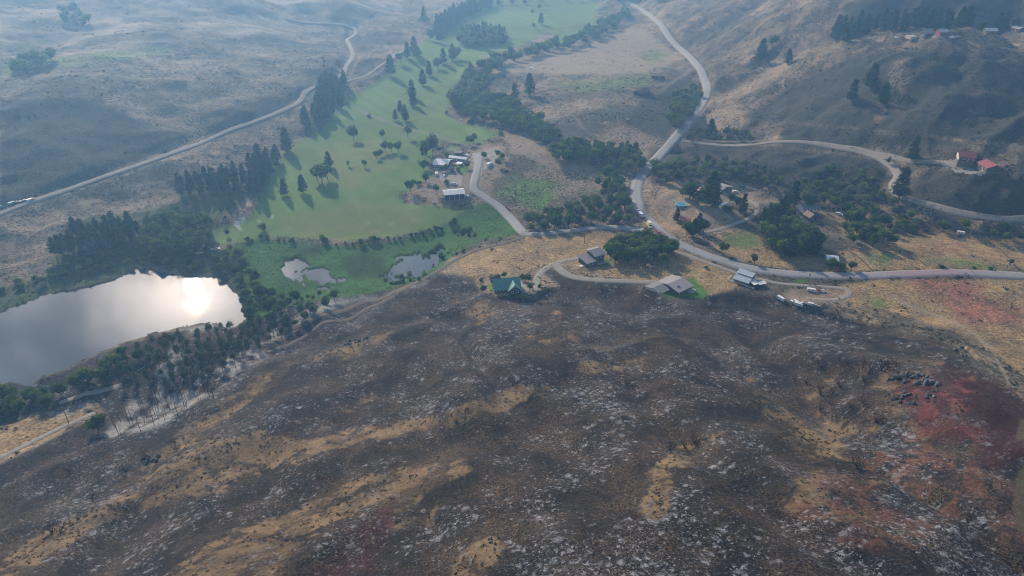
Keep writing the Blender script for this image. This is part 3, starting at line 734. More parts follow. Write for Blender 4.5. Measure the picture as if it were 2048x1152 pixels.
# ------------------------------------------------------------------ water
lk = at([p[0] for p in LAKE], [p[1] for p in LAKE])
wv_ = [(-700,150,LAKE_Z),(60,150,LAKE_Z),(60,520,LAKE_Z),(-700,520,LAKE_Z)]
def sheet(name, x0, x1, y0, y1, z, step=8.0):
    xs = np.linspace(x0, x1, int((x1 - x0) / step) + 2); ys = np.linspace(y0, y1, int((y1 - y0) / step) + 2)
    X, Y = np.meshgrid(xs, ys)
    V = np.stack([X, Y, np.full(X.shape, z)], -1).reshape(-1, 3)
    i = np.arange(X.size).reshape(X.shape)
    Fq = np.stack([i[:-1, :-1], i[:-1, 1:], i[1:, 1:], i[1:, :-1]], -1).reshape(-1, 4)
    c = V[Fq].mean(1)
    keepq = hz(c[:, 0], c[:, 1]) < z + 2.5
    return fast_mesh(name, V, Fq[keepq], False, [M['water']])
tag(obj('lake', sheet('lake', -700, 250, 170, 520, LAKE_Z)), kind='structure')

# ------------------------------------------------------------------ roads
def smooth_line(P, step=3.0):
    P = np.asarray(P, float)[:, :2]
    Q = np.vstack([2 * P[0] - P[1], P, 2 * P[-1] - P[-2]])
    out = []
    for i in range(1, len(Q) - 2):
        p0, p1, p2, p3 = Q[i - 1], Q[i], Q[i + 1], Q[i + 2]
        n = max(2, int(np.hypot(*(p2 - p1)) / step))
        for t in np.arange(n) / n:
            out.append(.5 * ((2 * p1) + (-p0 + p2) * t + (2 * p0 - 5 * p1 + 4 * p2 - p3) * t * t + (-p0 + 3 * p1 - 3 * p2 + p3) * t ** 3))
    out.append(P[-1])
    return np.array(out)
def road(name, pix, width, mat, lift=0.25, redx=None):  # redx: where the retardant crossed the road
    L = smooth_line(at([p[0] for p in pix], [p[1] for p in pix]))
    d = np.gradient(L, axis=0); d /= np.hypot(d[:, 0], d[:, 1])[:, None] + 1e-9
    nrm = np.stack([-d[:, 1], d[:, 0]], 1)
    k = 7
    s = np.linspace(-.5, .5, k)
    W = width * (1 + .14 * (fbm(L[:, 0], L[:, 1], 12, 2, 5) - .5))
    XY = L[:, None] + nrm[:, None] * s[None, :, None] * W[:, None, None]
    Z = hz(XY[..., 0], XY[..., 1])
    for _ in range(3 if width > 5.2 else 0):
        Z[1:-1] = np.maximum(Z[1:-1], (Z[:-2] + Z[1:-1] + Z[2:]) / 3)
    lift = (lift * .5 if width > 5.2 else .08) + (.0013 if width > 7 else .0006 if width > 5.2 else .0003) * np.hypot(XY[..., 0], XY[..., 1])
    Z = Z + lift + .12 * (1 - (2 * s[None]) ** 2)
    Z[:, 0] -= lift[:, 0] + .1; Z[:, -1] -= lift[:, -1] + .1
    V = np.concatenate([XY, Z[..., None]], -1)
    i = np.arange(V.shape[0] * k).reshape(-1, k)
    Fq = np.stack([i[:-1, :-1], i[:-1, 1:], i[1:, 1:], i[1:, :-1]], -1).reshape(-1, 4)[:, ::-1]
    me = fast_mesh(name, V.reshape(-1, 3), Fq, True, [mat])
    a = np.zeros((V.shape[0], k, 4)); a[..., 0] = s + .5; a[..., 3] = 1
    if redx: a[..., 1] = np.exp(-(((XY[..., 0] - redx.x) ** 2 + (XY[..., 1] - redx.y) ** 2) / 900.0))
    vattr(me, 'across', a.reshape(-1, 4))
    return tag(obj(name, me), kind='structure')
rx = at1(1850, 546)
road('main_road', [(1240,-20),(1258,6),(1290,25),(1330,62),(1370,106),(1395,132),(1411,165),(1413,190),(1400,215),(1376,245),(1350,277),(1320,310),(1296,335),(1277,362),(1272,390),(1278,415),(1295,440),(1320,464),(1350,485),(1400,506),(1450,523),(1500,537),(1560,546),(1640,551),(1720,552),(1800,549),(1900,546),(1980,549),(2048,553),(2160,562)], 10.0, M['asphalt'], .3, rx)
road('golf_road', [(960,308),(957,330),(950,358),(948,378),(968,394),(1000,416),(1026,442),(1050,467),(1085,468),(1130,463),(1180,457),(1230,455),(1280,461),(1312,468)], 7.5, M['asphalt'])
road('gravel_driveway', [(1240,500),(1210,508),(1180,513),(1120,524),(1092,537),(1076,553),(1073,570),(1076,582)], 5.0, M['dirt'])
road('gravel_driveway', [(1112,528),(1124,543),(1150,555),(1200,561),(1260,563),(1316,566)], 6.0, M['dirt'])
road('dirt_road', [(-120,470),(-40,445),(0,428),(60,405),(150,375),(250,340),(350,305),(450,265),(520,240),(580,215),(603,200),(610,186),(640,170),(685,150),(692,135),(706,112),(700,92),(695,80),(712,66),(702,56),(650,48),(570,38)], 6.5, M['dirt'], .5)
road('dirt_road', [(690,162),(730,152),(760,132),(790,112),(825,88)], 4.5, M['dirt'], .4)
road('dirt_road', [(1364,282),(1420,289),(1500,290),(1560,284),(1620,286),(1680,295),(1740,308),(1778,328),(1795,350),(1785,368),(1792,386),(1830,402),(1900,421),(1960,433),(2010,439),(2060,437),(2150,430)], 6.0, M['dirt'], .4)
road('dirt_road', [(1735,305),(1780,312),(1820,322),(1880,325),(1920,334),(1960,345)], 4.5, M['dirt'], .4)
road('gravel_driveway', [(1345,500),(1400,520),(1450,538),(1500,553),(1560,567),(1640,573),(1690,578),(1697,590),(1660,600),(1610,596)], 4.2, M['dirt'])
road('gravel_driveway', [(1405,468),(1440,458),(1480,444),(1506,432),(1515,418),(1500,402),(1470,393),(1445,388)], 4.0, M['dirt'])
road('gravel_driveway', [(1400,452),(1402,430),(1395,415),(1420,410),(1450,425),(1465,440)], 4.5, M['dirt'])
road('rail_grade', [(790,588),(830,566),(900,526),(950,502),(1000,488),(1048,474)], 5.0, M['grade'], .5)
road('dirt_track', [(556,668),(600,652),(660,628),(720,607),(770,594),(832,566)], 4.5, M['grade'], .4)
road('dirt_track', [(535,705),(600,678),(680,642),(740,614),(790,592)], 3.6, M['grade'], .2)
road('dirt_track', [(-250,1010),(-100,955),(0,915),(80,876),(150,843),(190,826)], 3.6, M['dirt'], .2)
road('dirt_track', [(118,806),(160,792),(210,780),(245,770)], 4.0, M['dirt'], .3)
def paved(name, poly, mat):
    P = at([p[0] for p in poly], [p[1] for p in poly])
    x0, x1, y0, y1 = P[:, 0].min(), P[:, 0].max(), P[:, 1].min(), P[:, 1].max()
    X, Y = np.meshgrid(np.arange(x0, x1, 1.5), np.arange(y0, y1, 1.5))
    Z = hz(X, Y) + .16
    i = np.arange(X.size).reshape(X.shape)
    Fq = np.stack([i[:-1, :-1], i[:-1, 1:], i[1:, 1:], i[1:, :-1]], -1).reshape(-1, 4)
    V = np.stack([X, Y, Z], -1).reshape(-1, 3); c = V[Fq].mean(1)
    Fq = Fq[inpoly([(a, b) for a, b in P[:, :2]], c[:, 0] + (fbm(c[:, 0], c[:, 1], 3, 2, 3) - .5) * 2, c[:, 1])]
    me = fast_mesh(name, V, Fq, True, [mat])
    a = np.zeros((len(V), 4)); a[:, 0] = .5; a[:, 3] = 1; vattr(me, 'across', a)
    return tag(obj(name, me), kind='structure')
paved('car_park', [(941,306),(964,306),(966,330),(962,352),(946,350),(948,330)], M['asphalt'])
paved('gravel_yard', [(968,300),(1000,294),(1002,310),(985,335),(966,340)], M['dirt'])
paved('gravel_yard', [(868,340),(905,330),(925,350),(925,372),(900,376),(880,360)], M['dirt'])
paved('gravel_yard', [(1018,563),(1042,562),(1058,574),(1062,584),(1046,586)], M['dirt'])
paved('gravel_yard', [(1876,322),(1915,318),(1940,335),(1975,345),(1960,352),(1910,345)], M['dirt'])
# ------------------------------------------------------------------ vegetation: prototypes
rg = np.random.default_rng(7)
def tube(path, radii, n=6):
    path = np.asarray(path, float); V = []; Fq = []
    for i, (p, r) in enumerate(zip(path, radii)):
        a = path[max(0, i - 1)]; b = path[min(len(path) - 1, i + 1)]
        t = (b - a) / (np.linalg.norm(b - a) + 1e-9)
        s = np.cross(t, (0.3, 0.9, 0.1)); s /= np.linalg.norm(s) + 1e-9; q = np.cross(t, s)
        for k in range(n):
            an = 2 * math.pi * k / n
            V.append(p + r * (math.cos(an) * s + math.sin(an) * q))
        if i:
            for k in range(n):
                Fq.append(((i - 1) * n + k, (i - 1) * n + (k + 1) % n, i * n + (k + 1) % n, i * n + k))
    return np.array(V), np.array(Fq)
def join(parts):
    V = []; F_ = []; o = 0
    for v_, f_ in parts:
        V.append(v_); F_.append(f_ + o); o += len(v_)
    return np.concatenate(V), np.concatenate(F_)
def leaves(c, size, tone, up=0.3):
    """one leaf-spray quad per centre"""
    n = len(c)
    nr = rg.normal(size=(n, 3)); nr[:, 2] += up * np.sign(nr[:, 2] + .01); nr /= np.linalg.norm(nr, axis=1)[:, None]
    a = np.cross(nr, rg.normal(size=(n, 3))); a /= np.linalg.norm(a, axis=1)[:, None] + 1e-9
    b = np.cross(nr, a)
    s = (np.asarray(size) * rg.uniform(.6, 1.35, n))[:, None]
    k = rg.uniform(.55, 1.0, (n, 1))
    V = np.stack([c - a * s, c - b * s * k, c + a * s * .9, c + b * s * k], 1)
    V += rg.normal(size=V.shape) * s[:, None] * .18
    t = np.clip(np.asarray(tone) + rg.normal(0, .12, n), 0, 1)
    return V.reshape(-1, 3), np.arange(4 * n).reshape(n, 4), np.repeat(t, 4)
def crown_mesh(name, c, size, tone, mat, up=.3):
    V, F_, t = leaves(c, size, tone, up)
    me = fast_mesh(name, V, F_, False, [mat])
    a = me.attributes.new('tone', 'FLOAT', 'POINT'); a.data.foreach_set('value', t.astype(np.float32))
    return me
def trunk_mesh(name, h, r0, mat, limbs=(), bend=.02, n=6):
    zz = np.linspace(0, h, 6)
    path = np.stack([rg.normal(0, bend, 6).cumsum() * .4, rg.normal(0, bend, 6).cumsum() * .4, zz - .02 * (zz == 0)], 1)
    parts = [tube(path, r0 * (1 - .85 * zz / h) , n)]
    for (z0, an, ln, rise, r) in limbs:
        p0 = np.array([0, 0, z0]); d = np.array([math.cos(an), math.sin(an), rise])
        parts.append(tube([p0, p0 + d * ln * .5 + (0, 0, .01), p0 + d * ln], [r, r * .7, r * .25], 4))
    v_, f_ = join(parts)
    return fast_mesh(name, v_, f_, True, [mat])
def limbs(n, z0, z1, ln, rise, r):
    return [(rg.uniform(z0, z1), rg.uniform(0, 6.28), ln * rg.uniform(.6, 1.1), rise * rg.uniform(.6, 1.3), r) for _ in range(n)]
def make_pine(base=.14, wide=.17, nb=150, top=1.0, mat='pine'):
    pts = []; tone = []
    for _ in range(nb):
        z = base + (top - base) * rg.uniform(0, 1) ** 1.15
        q = (z - base) / (top - base)
        r = wide * (1 - q) ** .62 * (0.55 + .45 * min(1, q * 6)) * rg.uniform(.65, 1.2) + .012
        an = rg.uniform(0, 6.28); tb = rg.uniform(.2, .8)
        for s in rg.uniform(.25, 1, 5):
            pts.append((r * s * math.cos(an) + rg.normal(0, .012), r * s * math.sin(an) + rg.normal(0, .012), z - .12 * r * s + .05 * s * q + rg.normal(0, .01)))
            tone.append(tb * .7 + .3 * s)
    return np.array(pts), np.array(tone)
def make_round(nl=11, rx=.34, rz=.33, zc=.60, per=75, lobe=.17):
    pts = []; tone = []
    for i in range(nl):
        d = rg.normal(size=3); d /= np.linalg.norm(d); q = rg.uniform(.25, .8)
        c = np.array([d[0] * rx * q, d[1] * rx * q, zc + d[2] * rz * q])
        R_ = lobe * rg.uniform(.7, 1.25); tb = rg.uniform(.15, .75)
        e = rg.normal(size=(per, 3)); e /= np.linalg.norm(e, axis=1)[:, None]
        e *= (R_ * rg.uniform(.45, 1.05, per) ** .6)[:, None]; e[:, 2] *= .85
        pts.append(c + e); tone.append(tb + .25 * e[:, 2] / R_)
    return np.concatenate(pts), np.concatenate(tone)
PROTO = {}
def proto(kind, crown, trunk): PROTO.setdefault(kind, []).append((crown, trunk))
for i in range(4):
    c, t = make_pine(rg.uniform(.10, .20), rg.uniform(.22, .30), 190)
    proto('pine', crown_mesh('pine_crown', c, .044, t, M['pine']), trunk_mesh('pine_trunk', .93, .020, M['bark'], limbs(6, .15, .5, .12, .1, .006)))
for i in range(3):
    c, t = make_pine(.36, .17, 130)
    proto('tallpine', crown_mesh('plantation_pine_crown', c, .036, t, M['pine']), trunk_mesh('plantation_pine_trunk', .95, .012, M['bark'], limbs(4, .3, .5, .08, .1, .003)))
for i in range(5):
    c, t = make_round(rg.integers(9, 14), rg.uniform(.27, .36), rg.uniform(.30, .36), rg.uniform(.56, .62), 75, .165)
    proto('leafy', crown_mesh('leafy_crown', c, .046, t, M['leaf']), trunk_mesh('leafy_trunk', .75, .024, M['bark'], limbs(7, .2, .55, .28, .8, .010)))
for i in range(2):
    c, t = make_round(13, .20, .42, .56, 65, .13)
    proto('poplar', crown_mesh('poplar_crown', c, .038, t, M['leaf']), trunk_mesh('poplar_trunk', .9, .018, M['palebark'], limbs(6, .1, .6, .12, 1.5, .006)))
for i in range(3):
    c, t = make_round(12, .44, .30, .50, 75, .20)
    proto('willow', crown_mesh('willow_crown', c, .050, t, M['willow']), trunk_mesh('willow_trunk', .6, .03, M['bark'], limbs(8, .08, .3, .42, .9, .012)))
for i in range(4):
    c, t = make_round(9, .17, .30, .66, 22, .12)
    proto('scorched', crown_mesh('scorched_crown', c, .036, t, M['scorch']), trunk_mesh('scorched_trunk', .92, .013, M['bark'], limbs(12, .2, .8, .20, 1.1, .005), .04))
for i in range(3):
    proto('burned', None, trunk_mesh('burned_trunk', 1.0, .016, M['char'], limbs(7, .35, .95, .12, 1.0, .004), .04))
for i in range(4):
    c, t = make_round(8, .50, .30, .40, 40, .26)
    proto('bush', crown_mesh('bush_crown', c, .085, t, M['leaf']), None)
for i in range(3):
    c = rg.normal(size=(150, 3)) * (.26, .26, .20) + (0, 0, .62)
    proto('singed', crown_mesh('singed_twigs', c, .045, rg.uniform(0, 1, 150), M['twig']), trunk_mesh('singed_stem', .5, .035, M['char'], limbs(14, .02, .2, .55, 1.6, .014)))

NAMES = {'pine': ('pine_tree', 'pine'), 'tallpine': ('pine_tree', 'pine'), 'leafy': ('leafy_tree', 'tree'), 'poplar': ('leafy_tree', 'tree'), 'willow': ('willow_tree', 'willow'),
         'scorched': ('scorched_tree', 'scorched tree'), 'burned': ('burned_tree', 'burned tree'), 'bush': ('bush', 'bush'), 'singed': ('singed_shrub', 'shrub')}
PLANTS = []
def plant(kind, p, h, label, group=None, wide=1.0, first=False):
    PLANTS.append((h * (.4 if wide < .9 else 1) / math.dist(p[:3], (0, 0, CAM_Z)) + (9 if first else 0), kind, tuple(p), h, label, group, wide))
def grow(kind, p, h, label, group, wide):
    crown, trunk = PROTO[kind][rg.integers(len(PROTO[kind]))]
    nm, cat = NAMES[kind]
    rz = rg.uniform(0, 6.28)
    loc = (float(p[0]), float(p[1]), float(p[2]) - .1)
    sc_ = (h * wide, h * wide, h)
    if crown is None or trunk is None:
        o = obj(nm, crown or trunk, None, loc)
        o.rotation_euler = (0, 0, rz); o.scale = sc_
        return tag(o, label, cat, group)
    root = empty(nm, loc, rz); root.scale = sc_
    tag(root, label, cat, group)
    obj('trunk', trunk, root); obj('crown', crown, root)
    return root

# ---- groves and belts: outline of the feet, spacing in metres, heights
def scatter(poly, gap, n=2600, edge=0.0):
    P = np.array(poly, float)
    x = rg.uniform(P[:, 0].min(), P[:, 0].max(), n); y = rg.uniform(P[:, 1].min(), P[:, 1].max(), n)
    k = inpoly(poly, x, y); x, y = x[k], y[k]
    W = at(x, y); W = W[W[:, 2] > LAKE_Z + .05]
    out = np.empty((0, 3))
    for w_ in W:
        if len(out) == 0 or np.min((out[:, 0] - w_[0]) ** 2 + (out[:, 1] - w_[1]) ** 2) > (gap * rg.uniform(.7, 1.25)) ** 2:
            out = np.vstack([out, w_])
    return out
ZONES = [
 # outline, kind(s), gap, heights, width, label, group
 ([(112,520),(140,490),(200,470),(270,455),(285,470),(280,488),(240,508),(165,526)], ('tallpine',), 6.6, (12, 19), 1.2, 'tall straight plantation pine with bare lower trunk, north-west of the lake', 'plantation pines by the lake'),
 ([(360,384),(400,368),(480,354),(493,372),(480,390),(400,400),(364,402)], ('tallpine',), 7.0, (12, 18), 1.2, 'dark pine in the square plantation beside the golf grass', 'plantation pines beside the golf course'),
 ([(285,492),(300,455),(345,438),(400,448),(424,470),(420,508),(380,515),(300,520)], ('leafy', 'leafy', 'poplar'), 8.5, (10, 15), 1.0, 'grey green leafy tree in the thicket between the two pine plantations', 'thicket between the plantations'),
 ([(418,512),(445,500),(490,516),(500,550),(540,590),(596,602),(560,626),(520,640),(502,640),(492,600),(470,562),(440,552)], ('willow', 'leafy'), 8.5, (7, 11), 1.0, 'bushy tree on the east bank of the lake beside the marsh', 'trees on the east bank'),
 ([(-20,606),(60,574),(120,556),(180,550),(250,530),(330,536),(400,546),(390,520),(300,515),(200,525),(120,540),(-20,585)], ('willow', 'bush'), 7.0, (3.5, 6.5), 1.2, 'dark low willow at the far edge of the lake', 'willows along the far shore'),
 ([(-20,835),(-20,800),(60,792),(130,782),(190,742),(250,714),(292,718),(262,748),(205,765),(130,795),(90,822)], ('willow', 'willow', 'leafy'), 7.5, (7, 11), 1.05, 'green rounded willow on the near shore of the lake', 'willows on the near shore'),
 ([(232,770),(282,705),(350,682),(430,672),(500,660),(560,660),(600,640),(562,690),(500,722),(440,762),(380,778),(300,772)], ('scorched',), 6.0, (8, 13), 1.0, 'thin scorched tree with sparse crown in the burned lakeside wood', 'scorched trees of the lakeside wood'),
 ([(225,850),(262,822),(310,800),(350,786),(430,780),(440,795),(350,835),(300,862),(240,878)], ('burned',), 5.2, (7, 11), .8, 'thin charred trunk standing in the white ash between track and lake wood', 'charred trunks in the ash'),
 ([(560,640),(620,600),(680,600),(640,628),(580,665)], ('scorched', 'leafy'), 8, (6, 9), 1.0, 'smoky scorched tree between the marsh and the upper track', 'scorched trees by the marsh'),
 ([(900,205),(935,148),(1000,120),(1060,108),(1130,88),(1180,64),(1248,24),(1262,42),(1200,78),(1130,104),(1060,120),(1000,140),(970,168),(960,192),(930,222),(905,222)], ('leafy', 'poplar', 'leafy'), 10.5, (13, 19), 1.15, 'dense creek side tree between the golf fairways and the pale dry field', 'creek trees beside the pale field'),
 ([(905,222),(950,196),(990,204),(1030,219),(1090,254),(1120,284),(1100,302),(1050,268),(1000,254),(935,238)], ('leafy',), 9.5, (11, 16), 1.15, 'creek side tree below the pale field, south of the two lone pines', 'creek trees below the pale field'),
 ([(1095,314),(1130,298),(1200,303),(1270,313),(1282,347),(1260,352),(1180,328),(1110,326)], ('leafy', 'leafy', 'poplar'), 8.0, (11, 16), 1.0, 'dark tree of the thick clump just west of the main road bend', 'clump west of the road'),
 ([(1192,384),(1200,354),(1225,349),(1250,389),(1262,432),(1250,452),(1180,453),(1130,462),(1060,468),(1047,452),(1080,433),(1140,424),(1198,402)], ('leafy', 'leafy', 'poplar'), 8.8, (8, 13), 1.15, 'green tree of the wood inside the road curve, by the lush hollow', 'wood inside the road curve'),
 ([(1296,368),(1310,340),(1360,328),(1440,328),(1500,338),(1540,352),(1580,376),(1560,384),(1480,366),(1400,362),(1330,372)], ('leafy', 'leafy', 'poplar'), 9.5, (7, 12), 1.2, 'creek tree behind the roadside houses, east of the main road', 'creek trees behind the houses'),
 ([(1590,388),(1620,352),(1690,347),(1750,352),(1757,392),(1790,412),(1850,447),(1930,457),(2000,462),(2060,472),(2060,497),(1980,480),(1900,465),(1800,474),(1770,504),(1742,494),(1720,452),(1680,422),(1622,408)], ('leafy', 'leafy', 'willow'), 9.6, (6.5, 11), 1.2, 'creek tree in the long dark belt under the eastern dirt road', 'creek trees under the eastern dirt road'),
 ([(1208,508),(1232,492),(1290,482),(1342,500),(1350,512),(1320,530),(1262,534),(1225,528)], ('leafy', 'leafy', 'willow'), 6.6, (8, 12), 1.1, 'bright green tree of the grove between main road and driveway', 'grove between road and driveway'),
 ([(1522,448),(1540,425),(1572,424),(1586,446),(1598,470),(1638,486),(1642,508),(1560,518),(1532,494)], ('leafy', 'pine', 'leafy'), 6.6, (10, 16), 1.0, 'big dark tree of the homestead grove by the eastern meadow', 'homestead grove'),
 ([(865,62),(900,32),(960,6),(985,10),(920,46),(882,70)], ('pine',), 9.0, (14, 19), 1.0, 'hazy pine in the far dark stand at the top of the golf course', 'far pines above the golf course'),
 ([(915,82),(935,62),(970,62),(1005,72),(1012,88),(965,98),(925,94)], ('pine', 'leafy'), 9.0, (13, 18), 1.1, 'hazy tree in the far clump between two fairways', 'far clump between fairways'),
 ([(1660,80),(1700,62),(1760,58),(1850,55),(1935,52),(1938,62),(1850,62),(1750,64),(1690,86)], ('pine',), 9.5, (15, 21), .95, 'blue hazy conifer behind the hilltop house', 'conifers behind the hilltop house'),
 ([(28,150),(50,122),(105,118),(108,126),(60,152)], ('leafy',), 9, (11, 16), 1.1, 'hazy tree of the far clump in the pale green strip', 'far clump at the left edge'),
 ([(122,28),(150,20),(188,52),(160,62),(135,50)], ('leafy',), 12, (10, 15), 1.1, 'faint hazy tree in the gully at far upper left', 'far gully trees'),
 ([(1338,240),(1350,195),(1385,180),(1402,195),(1385,230),(1350,262)], ('leafy', 'willow'), 8, (8, 12), 1.0, 'leafy tree in the hollow inside the upper road bend', 'trees inside the upper bend'),
 ([(1375,282),(1400,262),(1500,272),(1500,284),(1400,285)], ('leafy', 'willow'), 9, (5, 8), 1.1, 'low dark tree under the hillside above the fork of the dirt road', 'trees at the dirt road fork'),
 ([(1690,470),(1718,452),(1738,470),(1700,490)], ('leafy',), 8, (8, 11), 1.0, 'leafy tree in the small clump by the homestead fence', 'fence clump'),
 ([(500,385),(500,340),(520,325),(560,318),(555,330),(535,360),(525,392)], ('pine',), 8, (12, 17), 1.0, 'pine at the left edge of the driving range', 'pines at the range edge'),
 ([(604,255),(612,232),(650,215),(670,222),(650,240),(632,262)], ('pine',), 9.5, (12, 17), 1.0, 'dark pine in the tall row below the dirt road junction', 'tall row below the junction'),
 ([(632,196),(645,170),(690,165),(692,200),(660,205)], ('pine',), 9.0, (11, 16), 1.0, 'pine in the square clump at the dirt road junction', 'clump at the junction'),
 ([(1300,0),(1400,-30),(1330,-60),(1230,-60),(1190,-20),(1240,10)], ('leafy',), 11, (12, 17), 1.1, 'far hazy creek tree at the top of the photo', 'farthest creek trees'),
 ([(975,20),(1000,-20),(1180,-40),(1200,0),(1120,5),(1010,10)], ('pine', 'leafy'), 26, (13, 18), 1.0, 'far hazy tree scattered on the topmost fairway', 'trees of the topmost fairway'),
]
for poly, kinds, gap, hh, wd, lab, grp in ZONES:
    for p in scatter(poly, gap):
        plant(kinds[rg.integers(len(kinds))], p, rg.uniform(*hh), lab, grp, wd * rg.uniform(.9, 1.15))
